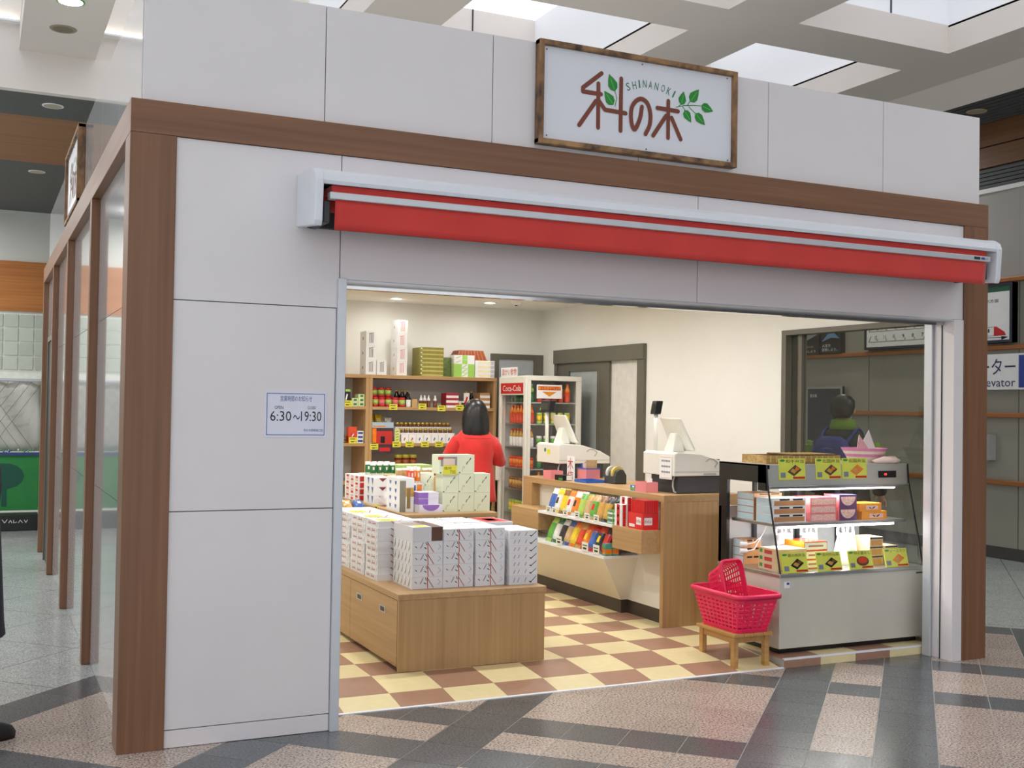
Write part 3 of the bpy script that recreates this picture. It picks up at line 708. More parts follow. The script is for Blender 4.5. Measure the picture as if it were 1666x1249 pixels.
mb = MB(); mb.text('温かい飲物', (-.0008, .38, .018), (0, -.36, 0), (0, 0, .068), red); mb.build('print', t)
t = thing('arrow_sign', 'white card with an orange arrow taped to the drinks cabinet glass', 'sign', (FX+.1, FY+.0029, Z0+1.62))
MB().box(0, .29, 0, .003, 0, .14, white).build('card', t)
orange = P('orange_print', (226, 140, 40), .5)
mb = MB(); mb.box(.015, .275, -.0008, 0, .085, .125, P('orange_red', (210, 72, 40), .5)); mb.text('あったかドリンク', (.02, -.0015, .09), (.25, 0, 0), (0, 0, .03), yellow)
mb.prism([(.06, -.001, .07), (.145, -.001, .02), (.23, -.001, .07)], (0, .0008, 0), orange); mb.build('print', t)

# ---------------------------------------------------------------- chilled display case
KX0, KX1, KY0, KY1 = 3.975, 5.185, .36, 1.01
KB = .56
kc = thing('display_case', 'refrigerated lunch box display case with sloped front glass beside the pink baskets', 'display case', (KX0, KY0, Z0))
w, d = KX1-KX0, KY1-KY0; b = KB-Z0
case_m = P('case_front', (206, 204, 192), .4, var=.015)
MB().box(0, w, 0, d, .035, b-.022, case_m).build('body', kc, bevel=.004)
MB().box(.03, w-.03, .04, d-.02, 0, .035, black).build('kick_recess', kc)
MB().box(-.008, w+.004, -.012, d, b-.022, b, steel).build('steel_deck', kc, bevel=.003)
mb = MB(); mb.box(.035, .08, -.0006, 0, b-.09, b-.05, white); mb.box(.055, .075, -.0012, -.0006, b-.07, b-.055, inkblue); mb.build('service_sticker', kc); MB().box(w-.07, w-.01, -.0006, 0, b-.05, b-.04, dgrey).build('maker_plate', kc)
TH0, TH1 = 1.10-Z0, 1.236-Z0
for x in (0, w-.012): MB().tube([(x+.006, .002, b), (x+.006, .14, TH0+.02), (x+.006, .15, TH1)], .006, black, 8).build('front_post', kc)
gl = MB(); gl.hexa([(.012, .0, b), (w-.012, .0, b), (w-.012, .005, b), (.012, .005, b)], [(.012, .138, TH0), (w-.012, .138, TH0), (w-.012, .143, TH0), (.012, .143, TH0)], clear); gl.build('front_glass', kc)
MB().prism([(.004, .01, b), (.004, d-.09, b), (.004, d-.09, TH0), (.004, .14, TH0)][::-1], (.004, 0, 0), clear).build('side_glass', kc)
MB().prism([(w-.008, .01, b), (w-.008, d-.02, b), (w-.008, d-.02, TH0), (w-.008, .14, TH0)][::-1], (.004, 0, 0), clear).build('side_glass', kc)
mb = MB(); mb.box(0, .025, d-.09, d-.0, b, TH1, black); mb.box(0, .02, .15, d-.09, TH0+.02, TH1, black); mb.box(0, .03, .15, .23, TH0-.03, TH1, black); mb.build('side_frame', kc)
lsteel = P('satin_steel_light', (196, 196, 190), .35, .35, var=.03)
MB().box(0, w, .15, d, TH1-.012, TH1, lsteel).build('top_plate', kc, bevel=.002)
mb = MB(); mb.hexa([(.012, .142, TH0), (w-.012, .142, TH0), (w-.012, .155, TH0), (.012, .155, TH0)], [(.012, .152, TH1), (w-.012, .152, TH1), (w-.012, .165, TH1), (.012, .165, TH1)], lsteel); mb.build('top_fascia', kc)
MB().box(.012, w-.012, .125, .2, TH0-.018, TH0+.002, steel).build('front_rail', kc, bevel=.004)
dsp = MB(); dsp.box(w-.27, w-.12, .137, .147, TH0+.045, TH0+.09, black); dsp.box(w-.225, w-.205, .1362, .137, TH0+.06, TH0+.075, EMIT('led_red', (255, 60, 50), 1.5)); dsp.build('thermostat_display', kc)
MS = .862-Z0
MB().box(.05, w-.04, .13, d-.08, MS-.02, MS, steel).build('middle_shelf', kc, bevel=.002)
mb = MB(); mb.box(.0, w, d-.03, d, b, TH1-.3, P('case_rear', (206, 212, 214), .3)); mb.build('rear_wall', kc)
for x in (.25, .62, .98): MB().box(x, x+.025, d-.06, d-.035, b, TH1, dgrey).build('shelf_upright', kc)
tube = EMIT('case_tube_glow', (255, 253, 248), 10)
for y, z in ((.155, TH0-.022), (.16, MS-.03)):
    lt = MB().cyl((.12, y, z), (w-.12, y, z), .008, tube, 8).build('lamp_tube', kc)
    l = bpy.data.lights.new('case_lamp', 'AREA'); l.shape = 'RECTANGLE'; l.size = w-.3; l.size_y = .02; l.energy = 5.0; l.color = (1, .99, .97)
    lo = bpy.data.objects.new('lamp', l); COL.objects.link(lo); lo.location = (w/2, y+.03, z-.012); lo.rotation_euler = (math.radians(15), 0, 0); lo.parent = kc
cable = MB()
for dz in (0, -.045):
    cable.cyl((.0075, .42, .70-Z0+dz), (.05, .40, .70-Z0+dz), .016, white, 10)
    cable.tube([(.05, .40, .70-Z0+dz), (.10, .39, .71-Z0+dz), (.15, .38, .75-Z0), (.18, .38, .80-Z0), (.19, .38, .84-Z0)], .004, white, 6)
cable.build('power_cord', kc)

# ---------------------------------------------------------------- stool with two shopping baskets
pine = WOOD('pine_stool', (178, 130, 74), (206, 160, 98), 1, .5)
STX0, STX1, STY0, STY1, STZ = 3.585, 3.875, .295, .70, .222
st = thing('stool', 'small low wooden stool standing beside the display case', 'stool', (STX0, STY0, 0))
w, d = STX1-STX0, STY1-STY0
for k in range(4): MB().box(k*w/4+.0015, (k+1)*w/4-.0015, 0, d, STZ-.02, STZ, pine).build('seat_slat', st, bevel=.002)
for x in (.012, w-.045):
    for y in (.02, d-.055): MB().box(x, x+.034, y, y+.036, zfloor(3.7, STY0+y)-.001, STZ-.02, pine).build('leg', st, bevel=.002)
for y in (.03, d-.045): MB().box(.04, w-.04, y, y+.016, STZ-.06, STZ-.02, pine).build('apron', st)
for x in (.02, w-.036): MB().box(x, x+.016, .05, d-.05, STZ-.06, STZ-.02, pine).build('apron', st)
pink = P('pink_basket_plastic', (236, 38, 92), .38, var=.03)
def basket_mesh(bw, bd, tw, td, h, name):
    """tapered lattice shell; returns (shell mesh, rim mesh)"""
    nu, nv = 68, 19; ring = lambda t: None
    def pt(u, t):
        hx, hy = (bw+(tw-bw)*t)/2, (bd+(td-bd)*t)/2; r = .035+.02*t
        # rounded rectangle perimeter
        segs = [(2*(hx-r)), math.pi*r/2, 2*(hy-r), math.pi*r/2]*2; Lp = sum(segs); s_ = u*Lp; k = 0
        while s_ > segs[k]+1e-9: s_ -= segs[k]; k += 1
        cs = [(-hx+r, -hy), (hx-r, -hy+r), (hx, -hy+r), (hx-r, hy-r), (hx-r, hy), (-hx+r, hy-r), (-hx, hy-r), (-hx+r, -hy+r)]
        if k == 0: return (-hx+r+s_, -hy)
        if k == 2: return (hx, -hy+r+s_)
        if k == 4: return (hx-r-s_, hy)
        if k == 6: return (-hx, hy-r-s_)
        c = {1: (hx-r, -hy+r, -90), 3: (hx-r, hy-r, 0), 5: (-hx+r, hy-r, 90), 7: (-hx+r, -hy+r, 180)}[k]
        a = math.radians(c[2]+90*s_/segs[k]); return (c[0]+r*math.cos(a), c[1]+r*math.sin(a))
    mb = MB(); vs = []; fs = []
    for j in range(nv+1):
        t = j/nv
        for i in range(nu):
            # unequal columns: wide slots, narrow bars
            u = ((i//2)+(0 if i % 2 == 0 else .68))/(nu//2)
            x, y = pt(u % 1.0, t); vs.append((x, y, h*t))
    for j in range(nv):
        for i in range(nu):
            hole = (i % 2 == 0) and (j % 2 == 0) and 1 < j < nv-3
            if not hole: fs.append((j*nu+i, j*nu+(i+1) % nu, (j+1)*nu+(i+1) % nu, (j+1)*nu+i))
    mb.add(vs, fs, pink)
    # floor of the basket: lattice of bars
    nx = 7
    for k in range(nx+1):
        x = -bw/2+.012+(bw-.036)*k/nx; mb.box(x, x+.012, -bd/2+.01, bd/2-.01, .001, .004, pink)
    for k in range(11):
        y = -bd/2+.012+(bd-.036)*k/10; mb.box(-bw/2+.01, bw/2-.01, y, y+.012, .001, .004, pink)
    rim = MB(); pr = [pt(i/60, 1.0) for i in range(60)]; vs = []; fs = []
    cx = 0
    for x, y in pr:
        l = math.hypot(x, y); ox, oy = x/l*.012, y/l*.012
        vs += [(x-ox*.3, y-oy*.3, h-.004), (x+ox, y+oy, h-.022), (x+ox*1.2, y+oy*1.2, h), (x, y, h+.008), (x-ox*.5, y-oy*.5, h+.004)]
    for i in range(60):
        a, b2 = i*5, ((i+1) % 60)*5
        for k in range(5): fs.append((a+k, a+(k+1) % 5, b2+(k+1) % 5, b2+k))
    rim.add(vs, fs, pink); return mb.mesh(name), rim.mesh('rim', True)
shell, rimm = basket_mesh(.235, .385, .33, .53, .235, 'lattice_shell')
def basket(label, loc):
    t = thing('shopping_basket', label, 'basket', loc)
    o = put('lattice_shell', shell, t); so = o.modifiers.new('wall', 'SOLIDIFY'); so.thickness = .003
    put('rim', rimm, t)
    for s_ in (-1, 1):
        pts = [(s_*.168+.0, y, .238) for y in (-.19, -.1, 0, .1, .19)]; MB().tube(pts, .006, pink, 6).build('handle', t)
    return t
basket('pink plastic shopping basket standing level on the small stool', (3.735, .495, STZ+.0005))
bk = basket('pink plastic shopping basket tipped up inside another basket', (3.69, .60, .4035))
bk.rotation_euler = (Matrix.Rotation(math.radians(15), 3, 'Z') @ Matrix.Rotation(math.radians(76), 3, 'X')).to_euler(); bk.scale = (.62, .78, .62)
# ================================================================ GOODS
def solid(name, label, cat, x0, x1, y0, y1, z0, z1, mt, group=None, deco=None, bevel=.0015, tops=None):
    """one box-shaped product with its print; deco(mb, w, d, h) adds the flat print"""
    w, d, h = x1-x0, y1-y0, z1-z0
    mb = MB(); mb.box(0, w, 0, d, 0, h, mt)
    if deco: deco(mb, w, d, h)
    o = mb.build(name, None, (x0, y0, z0), bevel=0); return tag(o, label, cat, group)
def F(mb, x0, x1, z0, z1, mt, y=-.0006): mb.poly([(x0, y, z0), (x1, y, z0), (x1, y, z1), (x0, y, z1)], mt)            # patch on the face towards the entrance
def S(mb, y0, y1, z0, z1, mt, x=-.0006): mb.poly([(x, y1, z0), (x, y0, z0), (x, y0, z1), (x, y1, z1)], mt)            # patch on the left face
def TP(mb, x0, x1, y0, y1, h, mt): mb.poly([(x0, y0, h+.0006), (x1, y0, h+.0006), (x1, y1, h+.0006), (x0, y1, h+.0006)], mt)
def brush(mb, pts, w, mt, y=-.0008): mb.stroke(pts, w, (1, 0, 0), (0, 0, 1), (0, y, 0), mt, 6)
def brushS(mb, pts, w, mt, x=-.0008): mb.stroke(pts, w, (0, -1, 0), (0, 0, 1), (x, 0, 0), mt, 6)
def cluster(label, cat, name, mesh_or_fn, spots, group, rz=None):
    first = None
    for k, s_ in enumerate(spots):
        o = put(name, mesh_or_fn, None, s_[:3], s_[3] if len(s_) > 3 else 0.); tag(o, label if isinstance(label, str) else label[k], cat, group)

# ---------------------------------------------------------------- white gift boxes on the island
ribbon = P('dusty_red_ribbon', (196, 112, 112), .6); gift = P('gift_paper_white', (236, 237, 242), .5, var=.015); gift2 = P('gift_paper_grey', (226, 228, 236), .5, var=.015); choco = P('chocolate_brown', (98, 66, 52), .5)
def deco_brush(seed):
    def f(mb, w, d, h):
        r = random.Random(seed); s_ = h/.07
        brush(mb, [(w*.50, h*.96), (w*.52, h*.04)], .006, ribbon); brush(mb, [(w*.5, h*.92), (w*.70, h*.08)], .005, ribbon)
        brush(mb, [(w*.36, h*.9), (w*.31, h*.62), (w*.27, h*.45)], .0035, inkblk); brush(mb, [(w*.44, h*.92), (w*.47, h*.7)], .004, inkblk); brush(mb, [(w*.4, h*.5), (w*.46, h*.4)], .005, inkblk)
        brush(mb, [(w*.10, h*.62), (w*.15, h*.5)], .005, P('slate_ink', (96, 112, 130), .6)); brush(mb, [(w*.86, h*.75), (w*.93, h*.5), (w*.84, h*.3)], .003, P('grey_ink', (176, 178, 190), .6))
        for k in range(5):
            y = d*(.1+.19*k); brushS(mb, [(-(y+.03), h*.12), (-(y+.012), h*.5), (-y, h*.9)], .0032, inkblk)
            brushS(mb, [(-(y+.015), h*.2), (-(y+.004), h*.55)], .0025, P('slate_ink', (96, 112, 130), .6))
        for k in range(6):
            a, b = r.uniform(.1, .9)*w, r.uniform(.1, .9)*d; mb.stroke([(a, b), (a+.02, b+.03)], .004, (1, 0, 0), (0, 1, 0), (0, 0, h+.0008), [inkblk, ribbon][k % 2], 6)
    return f
def deco_plain(mb, w, d, h):
    F(mb, w*.62, w*.99, h*.02, h*.98, choco); TP(mb, w*.62, w*.99, 0, d, h, choco); TP(mb, w*.15, w*.55, d*.05, d*.3, h, yellow); TP(mb, w*.02, w*.6, d*.32, d*.9, h, P('taupe_print', (150, 136, 130), .6))
gcol = [(1.737, .935, 'of the front corner stack'), (1.932, .925, 'of the second front stack'), (2.135, .915, 'of the third front stack')]
for c, (x, y, where) in enumerate(gcol):
    n = 5; h = .0695
    for k in range(n):
        z = IZ+k*h
        if c == 0 and k == 4:
            solid('gift_box', 'plain white gift box with brown end and yellow card on the front corner stack', 'gift box', x, x+.192, y, y+.33, z, z+.085, gift2, 'white gift boxes on the island', deco_plain); continue
        solid('gift_box', f'brush-print gift box with pink ribbon, {ordn(k, n)} {where}', 'gift box', x+random.uniform(-.002, .002), x+.192, y+random.uniform(-.003, .003), y+.33, z, z+h-.0008, gift, 'white gift boxes on the island', deco_brush(c*10+k))
def deco_side(mb, w, d, h):
    for a in (.15, .3, .55): brush(mb, [(w*a, h*.3), (w*(a+.05), h*.75)], .003, inkblk)
    brush(mb, [(w*.75, h*.2), (w*.85, h*.5), (w*.95, h*.85)], .004, inkblk); brush(mb, [(w*.72, h*.3), (w*.78, h*.22)], .006, inkblk)
    for k in range(4): brushS(mb, [(-d*(.1+.2*k), h*.2), (-d*(.14+.2*k), h*.8)], .003, inkblk)
for k in range(7):
    z = IZ+(.056+(k-1)*.0455 if k else 0); h = .0555 if k == 0 else .045
    solid('gift_box', ('plain white lidded box at the very bottom of the end stack on the island' if k == 0 else f'flat gift box with black marks, {ordn(k, 7)} of the island end stack'), 'gift box', 2.347, 2.537, .885, 1.19, z, z+h, gift2 if k == 0 else gift, 'white gift boxes on the island', deco_side)
for c, x in enumerate((1.932, 2.135)):       # row behind
    for k in range(5):
        solid('gift_box', f'brush-print gift box, {ordn(k, 5)} of the stack behind the {["second", "third"][c]} front stack', 'gift box', x, x+.19, 1.275, 1.585, IZ+k*.0695, IZ+k*.0695+.0687, gift, 'white gift boxes on the island', deco_brush(50+c*10+k))
def deco_red(mb, w, d, h):
    for y in (.2, .6):
        for q in range(3): brushS(mb, [(-d*(y+.1*q), h*.3), (-d*(y+.04+.1*q), h*.75)], .004, inkred)
        brushS(mb, [(-d*(y-.08), h*.1), (-d*(y-.16), h*.9)], .002, inkblk)
        brushS(mb, [(-d*(y+.02), h*.55), (-d*(y+.26), h*.45)], .003, inkred)
    brush(mb, [(w*.32, h*.95), (w*.5, h*.1)], .006, ribbon)
    mb.stroke([(w*.5, 0), (w*.72, d*.4)], .008, (1, 0, 0), (0, 1, 0), (0, 0, h+.0008), inkred, 6)
wh = ['of the stack behind the corner stack', 'of the middle drawer-side stack', 'of the stack under the snack bags']
for c, (y0, y1) in enumerate(((1.30, 1.53), (1.56, 1.85), (1.88, 2.28))):
    for k in range(9):
        j = random.uniform(-.006, .006); z = IZ+k*.0405
        solid('ribbon_box', f'thin red-stitch print box, {ordn(k, 9)} {wh[c]}', 'gift box', 1.646+j, 1.915, y0+j, y1, z, z+.0398, gift, 'red print boxes on the island', deco_red)
    mb = MB(); mb.box(0, .11, 0, .12, 0, .001, yellow); mb.text('限定', (.02, .03, .0014), (.06, 0, 0), (0, .04, 0), inkblk)
    tag(mb.build('price_card', None, (1.67, y0+.02, IZ+9*.0405+.0003)), ['yellow price card on the red print stack nearest the corner stack', 'yellow price card on the middle red print stack', 'yellow price card on the furthest red print stack'][c], 'price card', 'yellow price cards on the island')

# ---------------------------------------------------------------- pouches
def pouch_mesh(w, h, t, ma, mb_, mc=None, lean=0., name='snack_pouch', seed=1):
    """upright pillow pouch with crimped ends, base at z=0, facing -Y locally"""
    r = random.Random(seed); n, m = 7, 9; b = MB(); vs = {}
    def P3(i, j, s_):
        u, v = i/(n-1), j/(m-1); th = t/2*(max(0, 1-(2*u-1)**2)**.6)*(max(0, 1-abs(2*v-1)**3))
        x = (u-.5)*w*(1-.06*math.sin(v*math.pi)); y = s_*th+.002*math.sin(9*u+5*v); z = v*h
        return (x, y*math.cos(lean)+z*math.sin(lean), z*math.cos(lean)-y*math.sin(lean))
    for s_ in (-1, 1):
        for i in range(n-1):
            for j in range(m-1):
                q = [P3(i, j, s_), P3(i+1, j, s_), P3(i+1, j+1, s_), P3(i, j+1, s_)]
                if s_ > 0: q.reverse()
                k = ma if j in (0, 6, 7) else mb_
                if mc and j in (3, 4) and 1 < i < 4: k = mc
                b.poly(q, k)
    z0 = min(v[2] for v in b.v); b.v = [(v[0], v[1], v[2]-z0) for v in b.v]
    me = b.mesh(name, True); return me
pm = {n_: P('pouch_'+n_, c, .25, var=.12, scale=40, coat=.3) for n_, c in dict(yellow=(240, 206, 40), orange=(240, 130, 30), redor=(222, 74, 34), green=(98, 170, 66), dkgreen=(40, 110, 60), white=(232, 230, 226), brown=(140, 92, 52), blue=(66, 104, 180), gold=(206, 160, 78), red=(206, 40, 40), lime=(176, 206, 96), black=(46, 44, 48), pink=(240, 190, 196), teal=(80, 160, 146), tan=(206, 170, 122)).items()}
tagm = P('small_white_label', (236, 238, 226), .5)
def label_card(x, y, z, label, face='S', w=.075, h=.05, group='small price labels on the counter shelves'):
    mb = MB(); mb.box(0, .003, 0, w, 0, h, tagm)
    mb.box(-.0006, 0, .012, w-.012, h*.62, h*.72, inkblk); mb.box(-.0006, 0, .02, w-.02, h*.25, h*.45, inkblk)
    tag(mb.build('price_label', None, (x, y, z)), label, 'price label', group)
up = [('white', 'blue', 'white and blue'), ('yellow', 'white', 'yellow and white'), ('brown', 'yellow', 'brown and yellow'), ('orange', 'white', 'orange and white'), ('white', 'orange', 'white and orange'), ('green', 'lime', 'pale green'), ('gold', 'tan', 'golden'), ('tan', 'green', 'tan and green'), ('brown', 'gold', 'brown and gold'), ('black', 'gold', 'black and gold')]
for k, (a, b, s_) in enumerate(up):
    y = 2.86-k*.098; h = .20 if k < 5 else .19
    for q in range(2):
        me = pouch_mesh(.094, h, .04, pm[a], pm[b], pm['black'] if k in (1, 4) else pm['red'] if k in (3, 7) else None, +.35, seed=k)
        o = put('snack_pouch', me, None, (3.64+q*.055, y, SN1), -math.pi/2)
        tag(o, f'{s_} snack pouch leaning on the upper counter shelf' + ('' if q == 0 else ', behind its twin'), 'snack pouch', 'snack pouches on the counter shelves')
lo = [('lime', 'green', 'lime green'), ('dkgreen', 'white', 'dark green and white'), ('white', 'black', 'white and black'), ('blue', 'tan', 'blue and tan'), ('orange', 'yellow', 'orange and yellow'), ('gold', 'redor', 'golden and red'), ('redor', 'orange', 'red-orange'), ('red', 'blue', 'red and blue'), ('redor', 'black', 'orange and black'), ('black', 'red', 'black and red')]
for k, (a, b, s_) in enumerate(lo):
    y = 2.80-k*.097
    for q in range(2):
        me = pouch_mesh(.094, .205, .045, pm[a], pm[b], pm['yellow'] if k in (4, 6, 8) else None, +.45, seed=30+k)
        o = put('snack_pouch', me, None, (3.595+q*.065, y, SN2), -math.pi/2)
        tag(o, f'{s_} snack pouch leaning in the lower counter bin' + ('' if q == 0 else ', behind its twin'), 'snack pouch', 'snack pouches on the counter shelves')
for k, (y, nm) in enumerate(((2.84, 'white and blue'), (2.74, 'yellow'), (2.55, 'orange'), (2.36, 'pale green'), (2.2, 'tan'), (2.06, 'brown'))):
    label_card(3.598, y-.07, SN1+.002, f'small white price label below the {nm} pouches')
for k, (y, nm) in enumerate(((2.52, 'orange and yellow'), (2.1, 'red and blue'), (1.93, 'black and red'))):
    label_card(3.543, y-.05, SN2+.002, f'small white price label below the {nm} pouches', w=.09, h=.07)
teal = pm['teal']
def deco_strip(m1, m2):
    def f(mb, w, d, h): S(mb, d*.05, d*.95, h*.15, h*.55, m1); F(mb, w*.05, w*.95, h*.15, h*.55, m1); S(mb, d*.2, d*.6, h*.6, h*.9, m2)
    return f
for k in range(3):
    solid('candy_box', f'green candy box, {ordn(k, 3)} of a small pile by the red boxes', 'candy box', 3.62, 3.72, 1.815, 1.90, SN1+k*.034, SN1+k*.034+.033, pm['green'], 'candy boxes on the upper counter shelf', deco_strip(pm['white'], pm['blue']))
for k in range(2):
    solid('candy_box', ['teal candy box at the bin end of the lower counter shelf', 'teal candy box right behind the other teal box on the lower counter shelf'][k], 'candy box', 3.565+.06*k, 3.62+.06*k, 1.825, 1.872, SN2, SN2+.09, teal, 'candy boxes on the lower counter shelf', deco_strip(pm['orange'], pm['green']))
# red chocolate packs on the ledge block
LB = .735
def deco_kit(mb, w, d, h):
    S(mb, d*.1, d*.45, h*.3, h*.75, white); S(mb, d*.55, d*.95, h*.12, h*.3, white); F(mb, w*.1, w*.6, h*.3, h*.75, white)
    mb.text('KitKat', (-.0012, d*.43, h*.42), (0, -d*.3, 0), (0, 0, h*.22), red); mb.text('KitKat', (w*.14, -.0012, h*.42), (w*.42, 0, 0), (0, 0, h*.2), red)
brred = P('bright_red_pack', (226, 26, 30), .3, coat=.3); dkred = P('ribbed_red_pack', (178, 28, 36), .35)
solid('chocolate_pack', 'bright red chocolate pack with white oval logo on the oak ledge', 'chocolate pack', 3.62, 3.75, 1.41, 1.60, LB, LB+.115, brred, 'red chocolate packs on the ledge', deco_kit)
mb = MB(); mb.box(0, .11, 0, .19, 0, .09, dkred)
for k in range(10): mb.box(-.003, 0, .008+k*.018, .018+k*.018, .005, .085, brred)
for k in range(6): mb.box(.008+k*.018, .018+k*.018, -.003, 0, .005, .085, brred)
tag(mb.build('chocolate_pack', None, (3.635, 1.405, LB+.1155)), 'ribbed dark red chocolate pack stacked on the bright red pack', 'chocolate pack', 'red chocolate packs on the ledge')
def deco_wr(mb, w, d, h):
    S(mb, d*.3, d*.7, 0, h, red); F(mb, w*.2, w*.8, 0, h, red); S(mb, d*.4, d*.6, h*.3, h*.6, yellow)
for c, (x, y) in enumerate(((3.615, 1.685), (3.66, 1.69))):
    for k in range(3 + c):
        solid('chocolate_box', f'white and red chocolate box, {ordn(k, 3+c)} in the {["outer", "inner"][c]} pile on the ledge', 'chocolate box', x, x+.042, y, y+.1, LB+k*.052, LB+k*.052+.051, white, 'small chocolate boxes on the ledge', deco_wr)

# ---------------------------------------------------------------- things on the checkout counter
def register(label, x, y, notice, dw=.085):
    t = thing('cash_register', label, 'cash register', (x, y, CZ))
    MB().box(.04, .44, .01, .37, 0, .122, dgrey).build('cash_drawer', t, bevel=.005)
    b = MB(); b.prism([(0, 0, .125), (.5, 0, .125), (.5, 0, .185), (.40, 0, .235), (.22, 0, .285), (.03, 0, .297), (0, 0, .285)], (0, .42, 0), offwhite); b.build('body', t, bevel=.006)
    mb = MB(); mb.box(.0, .5, -.0012, 0, .155, .158, P('seam_grey', (180, 178, 170), .6)); mb.box(.25, .36, -.0015, 0, .132, .145, P('seam_grey')); mb.build('trim_line', t)
    mb = MB(); mb.stroke([(.27, .23), (.30, .25), (.34, .245), (.37, .22), (.345, .19)], .007, (1, 0, 0), (0, 0, 1), (0, -.0015, 0), P('logo_taupe', (172, 166, 154), .5)); mb.build('emblem', t)
    k = MB()
    for i in range(5): k.box(.40+.015*i, .412+.015*i, .03, .36, .232-.021*i, .244-.021*i, inkblk)
    k.build('key_rows', t)
    MB().cyl((.05, .33, .28), (.05, .33, .58), .016, offwhite, 12).build('pole', t, smooth=True)
    dm = MB(); dm.hexa([(.015, .33-dw, .565), (.075, .33-dw, .565), (.075, .33+dw, .565), (.015, .33+dw, .565)], [(.035, .33-dw, .665), (.095, .33-dw, .665), (.095, .33+dw, .665), (.035, .33+dw, .665)], black); cd = dm.build('customer_display', t, bevel=.006)
    mb = MB(); mb.poly([(.0175, .33+dw*.8, .585), (.0175, .33-dw*.8, .585), (.0285, .33-dw*.8, .64), (.0285, .33+dw*.8, .64)], P('display_dark_glass', (40, 44, 40), .15)); mb.poly([(.0165, .33+dw*.9, .58), (.0165, .33+dw*.7, .58), (.0205, .33+dw*.7, .6), (.0205, .33+dw*.9, .6)], P('display_lime', (200, 214, 90), .4)); mb.build('display_glass', cd)
    s_ = MB(); s_.hexa([(.20, .06, .30), (.225, .06, .30), (.225, .36, .30), (.20, .36, .30)], [(.085, .08, .54), (.11, .08, .54), (.11, .34, .54), (.085, .34, .54)], offwhite); s_ = s_.build('screen', t, bevel=.01)
    mb = MB(); mb.hexa([(.228, .08, .315), (.229, .08, .315), (.229, .34, .315), (.228, .34, .315)], [(.119, .10, .53), (.12, .10, .53), (.12, .32, .53), (.119, .32, .53)], P('screen_grey', (150, 156, 156), .25)); mb.build('screen_face', s_)
    MB().hexa([(.08, .15, .29), (.19, .15, .29), (.19, .27, .29), (.08, .27, .29)], [(.12, .17, .43), (.17, .17, .43), (.17, .25, .43), (.12, .25, .43)], offwhite).build('screen_stand', t, bevel=.008)
    MB().tube([(.04, .06, .12), (.025, .055, .09), (.02, .05, .05), (.03, .045, .01), (.06, .03, .006)], .006, P('grey_cable', (198, 200, 196), .5), 8).build('cable', t)
    if notice:
        nn = MB(); nn.box(-.004, -.001, .03, .19, .10, .265, white)
        q = MB()
        for i in range(3):
            for c in range(6): q.box(-.005, -.004, .055+c*.019, .068+c*.019, .225-.04*i, .238-.04*i, P('pencil_ink', (120, 122, 128), .6))
        q.box(-.005, -.004, .04, .18, .257, .259, inkred); q.box(-.005, -.004, .04, .18, .108, .11, inkred)
        o = nn.build('notice_sheet', t); q.build('notice_print', o)
    else:
        mb = MB(); mb.box(-.0012, 0, .16, .22, .20, .24, yellow); mb.cyl((-.0015, .26, .235), (0, .26, .235), .018, P('sticker_green', (70, 120, 80), .5), 12); mb.build('sticker', t)
    return t
register('white cash register with a paper notice, next to the display case', 3.905, 1.45, True, .03)
register('white cash register with a yellow sticker, next to the drinks cabinet', 3.88, 3.17, False)
pinkp = P('pink_tray', (232, 140, 142), .5, var=.03); cobalt = P('cobalt_blue', (52, 104, 190), .4)
def tray(label, x0, x1, y0, y1, z, h, mt, name='money_tray', cat='tray'):
    t = thing(name, label, cat, (x0, y0, z)); w, d = x1-x0, y1-y0
    MB().box(.002, w-.002, .002, d-.002, 0, .004, mt).build('bottom', t)
    for q in ((0, w, 0, .004), (0, w, d-.004, d), (0, .004, .004, d-.004), (w-.004, w, .004, d-.004)): MB().box(q[0], q[1], q[2], q[3], .0, h, mt).build('side', t)
    return t
tray('pink coin tray beside the register with the notice', 3.765, 3.865, 1.60, 1.75, CZ, .075, pinkp, 'coin_tray')
solid('receipt_roll_box', 'white card standing in the pink coin tray', 'card', 3.83, 3.835, 1.63, 1.70, CZ+.005, CZ+.10, white)
solid('leaflet_pile', 'small blue and green leaflet pile next to the pink coin tray', 'leaflets', 3.79, 3.84, 1.79, 1.86, CZ, CZ+.04, pm['blue'], None, deco_strip(pm['green'], white))
tray('pink coin tray beside the drinks cabinet end of the counter', 3.768, 3.884, 3.10, 3.24, CZ, .07, pinkp, 'coin_tray')
def deco_bk(mb, w, d, h): F(mb, w*.42, w, h*.1, h*.95, white); S(mb, 0, d*.5, h*.1, h*.5, green)
solid('postcard_box', 'flat black and white box with a green end on the counter', 'box', 3.775, 3.86, 2.90, 3.04, CZ, CZ+.045, black, None, deco_bk)
t = thing('banner_stand', 'small white table banner with red brush characters on the counter', 'banner', (3.90, 2.93, CZ+.0))
MB().box(0, .004, 0, .13, 0, .20, white).build('sheet', t)
MB().box(-.035, .035, .0, .13, 0, .005, white).build('foot', t)
mb = MB(); mb.text('木', (-.001, .12, .085), (0, -.1, 0), (0, 0, .1), red); mb.text('信', (-.001, .12, .0), (0, -.1, 0), (0, 0, .08), red); mb.build('print', t)
bt = tray('pink basket with a blue rim holding leaflets on the counter', 3.94, 4.07, 2.80, 2.95, CZ, .105, pinkp, 'leaflet_basket', 'basket')
mb = MB()
for q in ((-.003, .133, -.003, .002), (-.003, .133, .148, .153), (-.003, .002, .002, .148), (.128, .133, .002, .148)): mb.box(q[0], q[1], q[2], q[3], .10, .108, cobalt)
mb.build('rim', bt)
